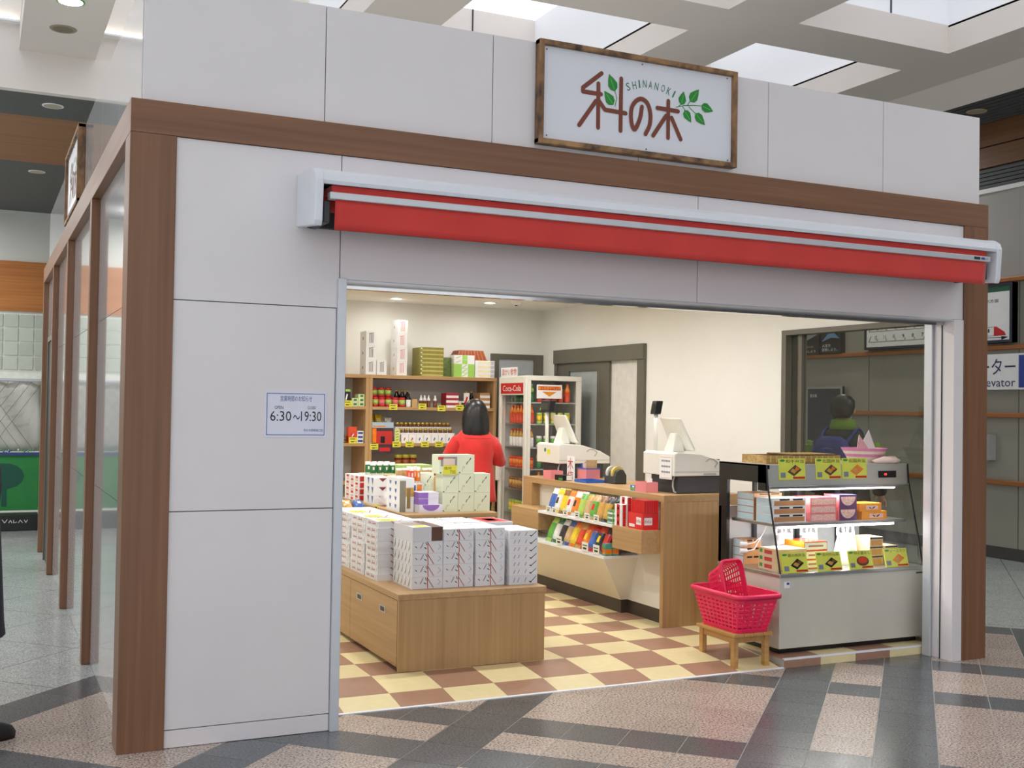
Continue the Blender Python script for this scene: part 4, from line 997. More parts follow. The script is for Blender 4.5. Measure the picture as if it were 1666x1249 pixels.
for k, (m_, s_) in enumerate(((pm['tan'], 'brown paper'), (white, 'white paper'), (pm['pink'], 'pink paper'), (pm['blue'], 'blue paper'))):
    o = MB().box(0, .1, 0, .004, 0, .14+.03*(k == 0), m_).build('leaflet', None, (3.955, 2.825+k*.03, CZ+.005)); tag(o, f'{s_} leaflet standing in the pink leaflet basket', 'leaflet', 'leaflets in the pink basket')
t = tray('shallow blue money tray on the counter beside the tape dispenser', 3.83, 4.0, 2.60, 2.80, CZ, .022, cobalt)
t = thing('tape_dispenser', 'dark grey double tape dispenser on the counter', 'tape dispenser', (4.0, 2.44, CZ))
MB().prism([(0, .0, 0), (.11, .0, 0), (.11, 0, .07), (.085, 0, .11), (.05, 0, .12), (.015, 0, .10), (0, 0, .06)], (0, .17, 0), P('dispenser_grey', (62, 66, 66), .4)).build('body', t, bevel=.006)
for y, m_ in ((.03, P('tape_yellow', (206, 184, 96), .35)), (.11, P('tape_clear', (206, 206, 198), .3))):
    mb = MB(); pr = [(.035, 0), (.055, 0), (.055, .03), (.035, .03)]; mb.lathe(pr, m_, n=20); o = mb.build('tape_roll', t, (.05, y+.03, .085)); o.rotation_euler = (math.pi/2, 0, 0)

# ---------------------------------------------------------------- cans in the drinks cabinet
def can_mesh(m1, m2, h=.115, r=.03, nm='drink_can'):
    mb = MB(); mb.lathe([(r*.85, 0), (r, .008), (r, h*.25)], m1, n=10); mb.lathe([(r, h*.25), (r, h*.75)], m2, n=10); mb.lathe([(r, h*.75), (r, h-.01), (r*.82, h)], m1, n=10); return mb.mesh(nm, True)
def bottle_mesh(m1, m2, cap, h=.19, r=.03, nm='drink_bottle'):
    mb = MB(); mb.lathe([(r*.9, 0), (r, .01), (r, h*.55)], m2, n=10); mb.lathe([(r, h*.55), (r*.95, h*.68), (r*.45, h*.84), (r*.42, h*.9)], m1, n=10); mb.lathe([(r*.5, h*.9), (r*.5, h)], cap, n=10); return mb.mesh(nm, True)
cm = [can_mesh(pm['redor'], pm['orange']), bottle_mesh(pm['orange'], pm['redor'], pm['orange']), bottle_mesh(pm['gold'], pm['white'], pm['redor'], .18), can_mesh(pm['brown'], pm['gold']), can_mesh(pm['white'], pm['green']), can_mesh(pm['lime'], pm['yellow']), bottle_mesh(pm['lime'], pm['dkgreen'], pm['white'], .19)]
names = ['red and orange can', 'orange bottle', 'golden bottle', 'brown and gold can', 'white and green can', 'lime and yellow can', 'green tea bottle']
rows = [6, 1, 2, 0, 3, 4, 5]
shelfname = ['bottom', 'second', 'third', 'fourth', 'fifth', 'sixth', 'top']
order = [4, 5, 3, 0, 2, 1, 6]
for k, z in enumerate(FSH):
    a = order[k]; b = order[(k+3) % 7] if k != 6 else 1
    for i in range(7):
        o = put('drink_can' if 'can' in names[a] else 'drink_bottle', cm[a], None, (FX+.085, FY+.095+i*.074, Z0+z)); tag(o, f'{names[a]} behind the door glass, {shelfname[k]} shelf of the drinks cabinet', 'drink', 'drinks in the heated cabinet')
    for i in range(5):
        o = put('drink_can' if 'can' in names[b] else 'drink_bottle', cm[b], None, (FX+.165+i*.08, FY+.065, Z0+z)); tag(o, f'{names[b]} behind the side glass, {shelfname[k]} shelf of the drinks cabinet', 'drink', 'drinks in the heated cabinet')

# ---------------------------------------------------------------- lunch boxes in the display case
def sl(px, py, y): return PY(px, py, y)
bento_tan = P('bento_wood_print', (190, 138, 92), .5); bento_blue = P('bento_pale_blue', (190, 212, 222), .5); bpink = P('bento_pink', (236, 142, 142), .5); bpat = P('bento_blossom', (232, 190, 178), .5, var=.25, scale=90); bor = P('bento_orange', (236, 150, 40), .5); purple = P('bento_plum', (104, 64, 110), .5); navy = P('bento_navy', (50, 56, 90), .5)
KM = Z0+MS; KD = KB
def deco_tan(mb, w, d, h):
    F(mb, w*.04, w*.96, h*.08, h*.7, bento_tan); F(mb, w*.2, w*.5, h*.74, h*.95, black); F(mb, w*.6, w*.9, h*.74, h*.95, black); S(mb, d*.02, d*.98, h*.05, h*.95, bento_blue); TP(mb, 0, w, 0, .02, h, navy)
for k in range(3): solid('lunch_box', f'wood-print lunch box with pale blue end, {ordn(k, 3)} on the middle shelf', 'lunch box', KX0+.075, KX0+.345, .53, .70, KM+k*.052, KM+k*.052+.051, white, 'lunch boxes in the display case', deco_tan)
def deco_pk(mb, w, d, h): F(mb, w*.05, w*.95, h*.1, h*.85, bpat); TP(mb, w*.3, w, 0, d*.3, h, navy)
for k in range(3): solid('lunch_box', f'pink blossom lunch box, {ordn(k, 3)} beside the wood-print boxes', 'lunch box', KX0+.38, KX0+.60, .53, .72, KM+k*.052, KM+k*.052+.051, bpink, 'lunch boxes in the display case', deco_pk)
def deco_plum(mb, w, d, h):
    n = 12; mb.poly([(w*.5+w*.42*math.cos(math.pi+math.pi*i/n), -.0008, h*.85+h*.7*math.sin(math.pi+math.pi*i/n)) for i in range(n+1)], bpat); S(mb, 0, d, 0, h, bpink); TP(mb, 0, w, 0, d*.4, h, navy)
for k in range(2): solid('lunch_box', f'plum and pink half-moon lunch box, {["lower", "upper"][k]} of the pair', 'lunch box', KX0+.625, KX0+.775, .53, .68, KM+k*.085, KM+k*.085+.084, purple, 'lunch boxes in the display case', deco_plum)
def deco_or(mb, w, d, h): F(mb, w*.3, w*.85, h*.2, h*.7, bpat); brush(mb, [(w*.45, h*.5), (w*.52, h*.35)], .008, inkblk); brush(mb, [(w*.6, h*.35), (w*.7, h*.55)], .008, inkblk)
for k in range(2): solid('lunch_box', f'flat orange lunch box, {["lower", "upper"][k]} of the pair on the middle shelf', 'lunch box', KX0+.80+.02*(1-k), KX0+1.02+.02*(1-k)-.03*k, .53, .68, KM+k*.055, KM+k*.055+.054, bor, 'lunch boxes in the display case', deco_or)
for k in range(4): solid('lunch_box', f'brown lunch box, {ordn(k, 4)} of the rear middle shelf pile', 'lunch box', KX0+.07, KX0+.30, .72, .90, KM+k*.044, KM+k*.044+.0435, bento_tan, 'lunch boxes in the display case', deco_tan)
def deco_bg(mb, w, d, h):
    S(mb, d*.3, d*.7, h*.2, h*.75, inkred); S(mb, d*.8, d*.95, h*.3, h*.8, green); TP(mb, w*.1, w*.9, d*.1, d*.9, h, white)
beige = P('bento_beige', (214, 190, 150), .5)
for k in range(3): solid('lunch_box', f'beige lunch box with red seal, {ordn(k, 3)} on the steel deck', 'lunch box', KX0+.06, KX0+.29, .455, .65, KD+k*.046, KD+k*.046+.0455, beige, 'lunch boxes in the display case', deco_bg)
def deco_ow(mb, w, d, h): F(mb, w*.02, w*.98, h*.1, h*.9, white); brush(mb, [(w*.2, h*.5), (w*.8, h*.5)], .012, P('soft_red_print', (190, 120, 120), .6)); S(mb, 0, d, 0, h, bor)
for k in range(3): solid('lunch_box', f'orange lunch box with white front label, {ordn(k, 3)} behind the beige boxes', 'lunch box', KX0+.31, KX0+.50, .50, .70, KD+k*.058, KD+k*.058+.0575, pm['redor'], 'lunch boxes in the display case', deco_ow)
def deco_lf(mb, w, d, h): F(mb, w*.08, w*.92, h*.05, h*.7, bento_tan); F(mb, w*.02, w*.98, h*.78, h*.97, navy)
for c, (x, n) in enumerate(((KX0+.865, 3), (KX0+1.0, 2))):
    for k in range(n): solid('lunch_box', f'dark-lidded brown lunch box, {ordn(k, n)} of the {["triple", "double"][c]} pile near the end glass', 'lunch box', x, x+.115, .50, .64, KD+k*.062+(.05 if False else 0), KD+k*.062+.0615, beige, 'lunch boxes in the display case', deco_lf)
for k in range(3): solid('lunch_box', f'brown lunch box, {ordn(k, 3)} of the pile behind the power cord', 'lunch box', KX0+.06, KX0+.2, .81, .93, KD+k*.055, KD+k*.055+.0545, bento_tan, 'lunch boxes in the display case', deco_tan)
# carrier bags
bagm = P('white_carrier_bag', (246, 248, 252), .35, var=.02, coat=.2)
def carrier(label, x, y, w, h, seed):
    t = thing('carrier_bag', label, 'carrier bag', (x, y, KD), 0, 'white carrier bags in the display case')
    r = random.Random(seed); mb = MB(); n, m = 14, 7; vs = []; fs = []
    for j in range(m):
        v = j/(m-1); rad = .5*(1-.35*v)*(1+.06*math.sin(5*v))
        for i in range(n):
            a = 2*math.pi*i/n; k = 1+r.uniform(-.10, .10)
            vs.append((math.cos(a)*w*rad*k, math.sin(a)*.075*(1-.4*v)*k, h*.75*v+(.012*r.random() if v > .9 else 0)))
    for j in range(m-1):
        for i in range(n): fs.append((j*n+i, j*n+(i+1) % n, (j+1)*n+(i+1) % n, (j+1)*n+i))
    fs.append(tuple(range(n))[::-1]); fs.append(tuple(range((m-1)*n, m*n))); mb.add(vs, fs, bagm); mb.build('bag', t, smooth=True)
    for s_ in (-1, 1):
        pts = [(s_*w*.22-.03, 0, h*.72), (s_*w*.22-.028, 0, h*.9), (s_*w*.22-.01, 0, h), (s_*w*.22+.015, 0, h*.95), (s_*w*.22+.025, 0, h*.72)]
        MB().tube(pts, .009, bagm, 8).build('handle', t, smooth=True)
carrier('white plastic carrier bag behind the orange lunch boxes with labels', KX0+.40, .815, .185, .255, 1)
carrier('white plastic carrier bag in the middle of the steel deck', KX0+.60, .80, .185, .25, 2)
carrier('white plastic carrier bag beside the brown lunch box pile', KX0+.745, .60, .19, .27, 3)
# yellow menu cards
mlime = P('menu_card_yellow', (226, 230, 92), .5)
def menu_card(label, px0, px1, y, z, h, body, food, lean, foot=True):
    x0, x1 = PY(px0, 760 if z > 1 else 915, y)[0], PY(px1, 760 if z > 1 else 915, y)[0]; w = x1-x0
    t = thing('menu_card', label, 'menu card', (x0, y, z)); 
    o = MB().box(0, w, 0, .003, 0, h, mlime).build('card', t); m2 = MB()
    m2.lathe([(1, 0), (1, .001)], green, n=12); 
    for i, v in enumerate(m2.v): m2.v[i] = (w*.14+v[0]*w*.10, -.0008-v[2]*.2, h*.9+v[1]*h*.055)
    m2.text(body, (w*.26, -.001, h*.78), (w*.68, 0, 0), (0, 0, h*.17), inkblk)
    fm = {'box': black, 'pot': pm['redor'], 'brown': choco, 'loaf': pm['orange']}[food]; cx, cz = w*.58, h*.42
    if food == 'pot': m2.poly([(cx+w*.26*math.cos(2*math.pi*i/14), -.001, cz+h*.26*math.sin(2*math.pi*i/14)) for i in range(14)][::-1], choco); m2.poly([(cx+w*.2*math.cos(2*math.pi*i/14), -.0016, cz+h*.05+h*.18*math.sin(2*math.pi*i/14)) for i in range(14)][::-1], fm)
    else:
        m2.poly([(cx-w*.26, -.001, cz-h*.05), (cx-w*.02, -.001, cz-h*.26), (cx+w*.28, -.001, cz+h*.04), (cx+w*.04, -.001, cz+h*.28)], fm)
        m2.poly([(cx-w*.16, -.0016, cz-h*.02), (cx, -.0016, cz-h*.14), (cx+w*.1, -.0016, cz+h*.0), (cx-w*.06, -.0016, cz+h*.1)], pm['gold']); m2.poly([(cx+w*.02, -.0016, cz+h*.06), (cx+w*.1, -.0016, cz+h*.0), (cx+w*.2, -.0016, cz+h*.06), (cx+w*.08, -.0016, cz+h*.2)], pm['brown' if food == 'box' else 'orange'])
    m2.poly([(w*.52, -.0018, h*.04), (w*.97, -.0018, h*.04), (w*.97, -.0018, h*.14), (w*.52, -.0018, h*.14)], red)
    m2.poly([(w*.06, -.0018, h*.1), (w*.24, -.0018, h*.1), (w*.24, -.0018, h*.34), (w*.06, -.0018, h*.34)], P('card_photo_grey', (130, 140, 156), .5)); m2.build('print', o)
    if foot: MB().box(w*.3, w*.7, .0, .035, 0, .003, mlime).build('foot', t).rotation_euler = (lean, 0, 0)
    t.rotation_euler = (-lean, 0, 0); return t
menu_card('yellow menu card on the deck showing a black tray, by the beige boxes', 1275, 1316, .368, KD+.001, .128, '鶏の肉弁当', 'box', .248)
menu_card('yellow menu card on the deck in front of the orange boxes', 1331, 1371, .368, KD+.001, .122, '信州の山菜', 'box', .248)
menu_card('yellow menu card on the deck showing a round pot of rice', 1383, 1422, .368, KD+.001, .12, '峠の釜めし', 'pot', .248)
menu_card('yellow menu card on the deck in front of the brown boxes', 1442, 1479, .368, KD+.001, .122, 'ソースカツ', 'loaf', .248)
for lab, a, b, body, f in (('yellow menu card clipped alone on the top fascia of the case', 1268, 1311, '和牛弁当', 'brown'), ('yellow menu card next to the thermostat end of the top fascia', 1371, 1411, '北国弁当', 'loaf'), ('yellow menu card in the middle of the three on the top fascia', 1328, 1369, '北国弁当', 'brown')):
    t = menu_card(lab, a, b, .5012, 1.140, .138, body, f, .0735, False)
# bamboo tray and pink basket on the case
bam = WOOD('bamboo', (150, 112, 62), (206, 172, 108), 0, .5, 50)
KT = Z0+TH1
t = thing('bamboo_tray', 'long woven bamboo tray lying on top of the display case', 'tray', (KX0+.09, .62, KT))
MB().box(.0, .62, 0, .26, 0, .008, bam).build('base', t)
for q in ((0, .62, 0, .012), (0, .62, .248, .26), (0, .012, .012, .248), (.608, .62, .012, .248)): MB().box(q[0], q[1], q[2], q[3], .008, .055, bam).build('rim', t)
for k in range(12): MB().box(.03+k*.048, .038+k*.048, -.002, .0, .01, .052, P('bamboo_pale', (218, 190, 130), .5)).build('weave_strip', t)
t = thing('woven_fan', 'flat brown woven bamboo sheet lying across the bamboo tray', 'bamboo sheet', (KX0+.30, .615, KT+.0548))
mb = MB(); mb.box(0, .38, 0, .27, 0, .008, P('dark_bamboo', (84, 68, 46), .6)); o = mb.build('sheet', t)
for k in range(9): MB().box(.01+k*.042, .02+k*.042, -.001, .271, .006, .010, bam).build('strip', t)
t = thing('pink_wicker_basket', 'small pink and white woven basket on top of the display case', 'basket', (KX0+1.03, .74, KT))
pw = P('wicker_pink', (228, 140, 184), .6); cw = P('wicker_cream', (240, 226, 206), .6)
for k in range(5):
    r0 = .10+.012*k
    mb = MB(); mb.lathe([(r0, k*.02), (r0+.010, k*.02+.02), (r0+.004, k*.02+.02), (r0-.006, k*.02)], [cw, cw, pw, cw, pw][k], n=24)
    mb.f = mb.f[:-2]; mb.mi = mb.mi[:-2]; mb.build('woven_ring', t)
MB().cyl((0, 0, 0), (0, 0, .004), .10, cw, 24).build('base', t)
for k, (dx, rot, m_, lab) in enumerate(((-.04, .25, pm['pink'], 'pink folded paper standing in the small woven basket'), (.042, -.1, white, 'white folded paper standing in the small woven basket'))):
    mb = MB(); mb.prism([(-.045, 0, 0), (.045, 0, 0), (.08, 0, .085), (.02 if k else -.04, 0, .22 if k else .19), (-.07, 0, .075)], (0, .003, 0), m_); o = mb.build('folded_paper', None, (KX0+1.03+dx, .715+.05*k, KT+.004), rot); tag(o, lab, 'paper', 'papers in the woven basket')
mb = MB(); n = 16; vs = []; fs = []
for j in range(5):
    for i in range(n): 
        a = 2*math.pi*i/n; rr = [.001, .07, .09, .06, .001][j]*(1+.15*math.sin(3*a)); vs.append((rr*math.cos(a)*1.3, rr*math.sin(a)*.7, [0, 0, .02, .04+.01*math.sin(2*a), .045][j]))
for j in range(4):
    for i in range(n): fs.append((j*n+i, j*n+(i+1) % n, (j+1)*n+(i+1) % n, (j+1)*n+i))
mb.add(vs, fs, P('pale_towel', (240, 214, 206), .9)); tag(mb.build('hand_towel', None, (KX0+1.09, .575, KT), smooth=True), 'crumpled pale pink towel on top of the display case', 'towel')
# ---------------------------------------------------------------- goods on the raised tier shelf
pgreen = P('pale_green_box', (226, 234, 206), .5, var=.01); pgreen2 = P('pale_green_shade', (236, 240, 222), .5)
def deco_flower(mb, w, d, h):
    brush(mb, [(w*.22, h*.12), (w*.3, h*.4)], .002, P('sage_ink', (120, 140, 100), .6)); brush(mb, [(w*.5, h*.5), (w*.56, h*.62)], .005, inkblk); brush(mb, [(w*.6, h*.62), (w*.72, h*.78)], .003, inkblk); brush(mb, [(w*.72, h*.75), (w*.76, h*.82)], .006, inkblk); brush(mb, [(w*.35, h*.3), (w*.38, h*.38)], .003, P('sage_ink'))
    F(mb, w*.03, w*.12, h*.03, h*.09, green)
gx = [PY(p, 815, 1.72)[0] for p in (719.5, 745, 771, 797)]; gh = .128
colname = ['column beside the purple boxes', 'middle column', 'column beside the woman']
for c in range(3):
    for k in range(3 if c < 2 else 2):
        if c == 0 and k == 2:
            def dk(mb, w, d, h):
                deco_flower(mb, w, d, h); F(mb, w*.08, w*.92, h*.40, h*.9, P('photo_grey', (150, 150, 146), .4)); F(mb, w*.2, w*.8, h*.45, h*.8, P('photo_cream', (226, 206, 190), .5), -.0012); F(mb, -.01, w*.2, h*.75, h*.9, pm['red'], -.0014)
            o = solid('green_gift_box', 'pale green gift box with a photo window and yellow card, top of its column', 'gift box', gx[0]-.028, gx[1]-.001, 1.715, 1.85, TZ+k*gh, TZ+k*gh+gh-.001, pgreen, 'pale green gift boxes on the tier shelf', dk)
            mb = MB(); mb.box(0, .10, 0, .002, 0, .06, yellow); mb.text('信州', (.008, -.0006, .032), (.05, 0, 0), (0, 0, .02), inkblk); mb.text('735', (.05, -.0006, .006), (.04, 0, 0), (0, 0, .02), inkblk)
            tag(mb.build('price_card', None, (gx[0]+.0, 1.7131, TZ+2*gh-.004)), 'yellow price card hanging on the pale green photo-window box', 'price card', 'yellow price cards on the tier shelf'); continue
        n_ = 3 if c < 2 else 2
        solid('green_gift_box', f'pale green cube gift box, {ordn(k, n_)} of the {colname[c]}', 'gift box', gx[c]+.001, gx[c+1]-.001, 1.72, 1.85, TZ+k*gh, TZ+k*gh+gh-.001, pgreen, 'pale green gift boxes on the tier shelf', deco_flower)
for k in range(2): solid('green_gift_box', f'pale green gift box, {["lower", "upper"][k]} of the pair behind the purple boxes', 'gift box', 2.16, 2.255, 1.93, 2.03, TZ+k*.125, TZ+k*.125+.124, pgreen2, 'pale green gift boxes on the tier shelf', deco_flower)
violet = P('violet_print', (150, 108, 196), .5); lav = P('lavender_white', (228, 224, 240), .5)
def deco_vi(mb, w, d, h): F(mb, 0, w*.48, h*.04, h*.96, violet); S(mb, 0, d, 0, h, violet)
def deco_vb(mb, w, d, h): n = 12; mb.poly([(w*.5+w*.36*math.cos(math.pi+math.pi*i/n), -.0008, h*.98+h*.75*math.sin(math.pi+math.pi*i/n)) for i in range(n+1)], violet)
solid('lavender_box', 'flat white box with a purple half circle under the purple boxes', 'gift box', 2.066, 2.232, 1.70, 1.84, TZ, TZ+.052, lav, 'purple boxes on the tier shelf', deco_vb)
for k in range(2): solid('lavender_box', f'half purple half white box, {["lower", "upper"][k]} of the pair on the half-circle box', 'gift box', 2.064, 2.205, 1.71, 1.84, TZ+.0525+k*.041, TZ+.0525+k*.041+.0405, lav, 'purple boxes on the tier shelf', deco_vi)
def deco_wb(mb, w, d, h): F(mb, w*.1, w*.4, h*.75, h*.95, inkblue); F(mb, w*.5, w*.9, h*.72, h*.98, pm['orange'])
solid('white_carton', 'white carton with blue and orange print behind the purple boxes', 'carton', 2.065, 2.155, 1.87, 2.03, TZ, TZ+.18, white, None, deco_wb)
for k in range(4):
    me = pouch_mesh(.034, .115, .035, pm['white'], pm['orange'] if k % 2 else pm['redor'], pm['white'], .05, 'candy_bag', k)
    o = put('candy_bag', me, None, (2.085+(k % 2)*.045, 1.905+.06*(k//2), TZ+.1805), -.1); tag(o, 'clear candy bag with orange sweets standing on the white carton', 'candy bag', 'candy bags on the white carton')
def deco_heart(mb, w, d, h):
    for i in range(2):
        for j in range(4):
            cy, cz = d*(.3+.42*i), h*(.14+.23*j)
            mb.poly([(-.0008, cy+.02, cz+.012), (-.0008, cy+.01, cz+.018), (-.0008, cy, cz+.012), (-.0008, cy-.01, cz+.018), (-.0008, cy-.02, cz+.012), (-.0008, cy-.014, cz-.002), (-.0008, cy, cz-.014), (-.0008, cy+.014, cz-.002)], pm['blue'])
    F(mb, 0, w*.42, 0, h*.93, P('striped_grey', (160, 158, 140), .5)); F(mb, w*.42, w, h*.45, h*.72, pm['gold']); F(mb, w*.5, w*.75, h*.1, h*.7, P('olive_photo', (150, 124, 66), .5), -.0012)
    for q in range(5): F(mb, w*(.05+.08*q), w*(.07+.08*q), 0, h*.9, choco, -.0012)
solid('heart_box', 'tall white box with blue hearts and a gold label on the tier shelf edge', 'gift box', 1.958, 2.06, 1.79, 2.05, TZ, TZ+.225, white, None, deco_heart)
def deco_tri(mb, w, d, h):
    mb.poly([(w*.25, -.0008, h*.97), (w*.45, -.0008, h*.55), (w*.65, -.0008, h*.97)][::1], P('maroon_print', (130, 50, 60), .5))
    for i in range(2): mb.poly([(-.0008, d*(.25+.4*i), h*.97), (-.0008, d*(.12+.4*i), h*.1), (-.0008, d*(.05+.4*i), h*.97)], pm['blue'])
for k in range(3): solid('triangle_box', f'white box with maroon triangle and blue sides, {ordn(k, 3)} of its pile', 'gift box', 1.965, 2.11, 2.35, 2.58, TZ+k*.064, TZ+k*.064+.0635, white, 'triangle print boxes on the tier shelf', deco_tri)
wrapm = GLASS('clear_wrap', (.97, .95, .96), 1.4, .12, .35)
for k, (x, y, z, s_, lab) in enumerate(((2.04, 2.26, TZ, .065, 'clear wrapped pink sweets between the heart box and the triangle boxes'), (2.16, 2.11, TZ+.11, .06, 'clear wrapped pale sweets lying behind the heart box'))):
    t = thing('wrapped_sweets', lab, 'wrapped sweets', (x, y, z), 0, 'wrapped sweets on the tier shelf')
    if k == 1: MB().box(-.05, .05, -.045, .045, -.11, 0, pgreen2).build('carton_base', t)
    mb = MB(); r = random.Random(k)
    for q in range(5): mb.lathe([(.004, 0), (.03, .008), (.034, .025), (.02, .045), (.003, .05)], [pm['pink'], pm['white'], pm['redor']][q % 3], (r.uniform(-.03, .03), r.uniform(-.03, .03), .0+.03*(q//3)), 8)
    mb.build('sweets', t, smooth=True)['kind'] = 'stuff'
    mb = MB(); mb.lathe([(.05, 0), (s_, .02), (s_*.9, .06), (s_*.4, .1), (s_*.15, .115), (s_*.35, .14)], wrapm, n=14); mb.build('wrapper', t, smooth=True)
kraft = P('kraft_tray', (206, 170, 116), .7)
t = thing('kraft_tray', 'kraft card tray of clear packs at the back of the tier shelf', 'tray', (2.12, 2.30, TZ))
MB().box(0, .32, 0, .30, 0, .20, kraft).build('tray', t)
for k in range(6): put('clear_pack', pouch_mesh(.05, .06, .03, pm['white'], pm['tan'], None, 0, 'clear_pack', k), t, (.03+.05*k, .05+.02*(k % 2), .2))
solid('green_carton', 'light green carton on the tier shelf behind the kraft tray', 'carton', 2.26, 2.52, 2.65, 2.85, TZ, TZ+.265, P('leaf_green_carton', (186, 220, 140), .5))
solid('cream_carton', 'cream carton carrying the striped packs at the end of the tier shelf', 'carton', 2.055, 2.235, 2.64, 3.0, TZ, TZ+.19, cream)
for k in range(8):
    me = pouch_mesh(.048, .095, .03, pm['white'], pm['dkgreen'], pm['white'], .05, 'striped_pack', k)
    o = put('striped_pack', me, None, (2.07+.0*k+.05*(k % 4), 2.69+.12*(k//4), TZ+.1905), .1*(k % 3)); tag(o, 'green and white striped pack standing on the cream carton', 'snack pack', 'striped packs on the cream carton')
def deco_chk(mb, w, d, h):
    for i in range(3):
        for j in range(2): S(mb, d*(.05+.33*i), d*(.22+.33*i), h*(.1+.45*j), h*(.45+.45*j), red if (i+j) % 2 else pm['pink'])
    F(mb, w*.1, w*.5, h*.1, h*.9, red)
for k in range(4): solid('checked_box', f'red checked box, {ordn(k, 4)} of the pile at the tier shelf end', 'gift box', 1.95, 2.045, 2.66, 3.0, TZ+k*.047, TZ+k*.047+.0465, white, 'checked boxes on the tier shelf', deco_chk)
mb = MB(); mb.box(0, .002, 0, .055, 0, .045, yellow); mb.box(-.0006, 0, .01, .045, .02, .03, inkblk); tag(mb.build('price_tag', None, (1.9428, 2.2, TZ-.03)), 'yellow price tag on the tier shelf edge by the heart box', 'price tag', 'yellow price tags')
# low goods on the island under and behind the tier shelf
solid('yellow_carton', 'pale yellow carton on the island under the end of the tier shelf', 'carton', 2.508, 2.543, 1.80, 2.1, IZ, IZ+.30, P('pale_yellow_carton', (232, 232, 140), .5))
def deco_rw(mb, w, d, h): TP(mb, w*.05, w*.95, d*.05, d*.95, h, red); TP(mb, w*.3, w*.7, d*.3, d*.7, h, white)
solid('red_lid_box', 'white box with a red lid behind the end stack on the island', 'gift box', 2.345, 2.535, 1.24, 1.55, IZ, IZ+.345, gift, None, deco_rw)
for k, (a, b, nm) in enumerate((('red', 'red', 'red'), ('orange', 'gold', 'orange'), ('black', 'blue', 'dark blue'))):
    solid('low_carton', f'plain carton under the {nm} snack bag on the island', 'carton', 1.66+.09*k, 1.745+.09*k, 2.36, 2.55, IZ, IZ+.33, cream)
    me = pouch_mesh(.085, .13, .05, pm[a], pm[b], pm['white'], 1.1, 'snack_bag', k); o = put('snack_bag', me, None, (1.7025+.09*k, 2.385, IZ+.3302), 0); tag(o, f'{nm} snack bag lying on a carton below the tier shelf', 'snack bag')

# ---------------------------------------------------------------- goods on the back shelves
YI = YS+.035
def shx(px, y=None): return PY(px, 650, YI if y is None else y)[0]
T1, T2, T3, T4 = SZt[:4]
def deco_print(ink):
    def f(mb, w, d, h):
        for q in range(3): brush(mb, [(w*(.35+.15*q), h*.2), (w*(.35+.15*q), h*.8)], .006, ink)
        brush(mb, [(w*.3, h*.82), (w*.7, h*.88)], .005, ink); S(mb, d*.45, d*.55, h*.4, h*.6, ink)
    return f
x0, x1 = shx(594), shx(611); h = .150
for k in range(3): solid('white_carton', f'white carton with black print, {ordn(k, 3)} of the pile atop the shelves', 'carton', x0, x1, YI, YI+.2, T1+k*h, T1+k*h+h-.001, white, 'white cartons on top of the shelves', deco_print(inkblk))
x0, x1 = shx(611.5), shx(627); solid('white_carton', 'single white carton with black print next to the pile of three', 'carton', x0, x1, YI-.02, YI+.16, T1, T1+h, white, 'white cartons on top of the shelves', deco_print(inkblk))
x0, x1 = shx(644.5), shx(661); h = .145
for k in range(4): solid('white_carton', f'white carton with red print, {ordn(k, 4)} of the tall pile', 'carton', x0+.004*(k % 2), x1+.004*(k % 2), YI, YI+.2, T1+k*h, T1+k*h+h-.001, white, 'white cartons on top of the shelves', deco_print(P('soft_red_ink', (220, 130, 130), .6)))
olive = P('olive_wrap', (150, 142, 58), .45, var=.15, scale=30); olive2 = P('olive_light', (196, 190, 110), .5)
x0, x1 = shx(684), shx(720); h = .0435
def deco_ol(mb, w, d, h): F(mb, w*.02, w*.98, h*.1, h*.45, olive2); mb.cyl((w*.0, -.002, h*.7), (w*.0, .004, h*.7), .008, white, 6)
for k in range(7): solid('wrapped_box', f'flat box in olive wrapping, {ordn(k, 7)} of its pile', 'wrapped box', x0, x1, YI-.01, YI+.27, T1+k*h, T1+k*h+h-.0004, olive, 'olive wrapped boxes on top of the shelves', deco_ol)
x0, x1 = shx(722), shx(736)
for k in range(4): solid('wrapped_box', f'dark green patterned box, {ordn(k, 4)} of the pile between olive and green boxes', 'wrapped box', x0, x1, YI+.06, YI+.26, T1+k*.052, T1+k*.052+.051, P('dark_leaf_wrap', (104, 124, 66), .5, var=.3, scale=60), 'green boxes on top of the shelves')
x0, x1 = shx(737), shx(770); fresh = P('fresh_green', (160, 214, 96), .5)
def deco_fg(mb, w, d, h): F(mb, w*.38, w*.68, h*.05, h*.95, white); brush(mb, [(w*.42, h*.2), (w*.62, h*.8)], .01, fresh); S(mb, 0, d*.9, 0, h, P('pale_fresh', (196, 226, 150), .5))
def deco_wg(mb, w, d, h): F(mb, w*.4, w*.65, h*.05, h*.95, fresh); brush(mb, [(w*.1, h*.3), (w*.3, h*.7)], .008, fresh)
for k in range(5): solid('wrapped_box', f'{"white box with green band" if k > 2 else "fresh green box with white band"}, {ordn(k, 5)} of its pile', 'wrapped box', x0, x1, YI-.015, YI+.11, T1+k*.047, T1+k*.047+.0465, white if k > 2 else fresh, 'green boxes on top of the shelves', deco_wg if k > 2 else deco_fg)
x0, x1 = shx(771.5), shx(803)
def deco_wr2(mb, w, d, h): F(mb, w*.15, w*.8, h*.3, h*.75, P('soft_cream_band', (240, 228, 180), .5)); F(mb, w*.8, w*.99, h*.1, h*.9, P('silver_grey', (190, 190, 200), .4))
for k in range(4): solid('wrapped_box', f'white wrapped flat box, {ordn(k, 4)} of the pile under the brown basket', 'wrapped box', x0, x1, YI-.01, YI+.38, T1+k*.046, T1+k*.046+.0455, white, 'white wrapped boxes on top of the shelves', deco_wr2)
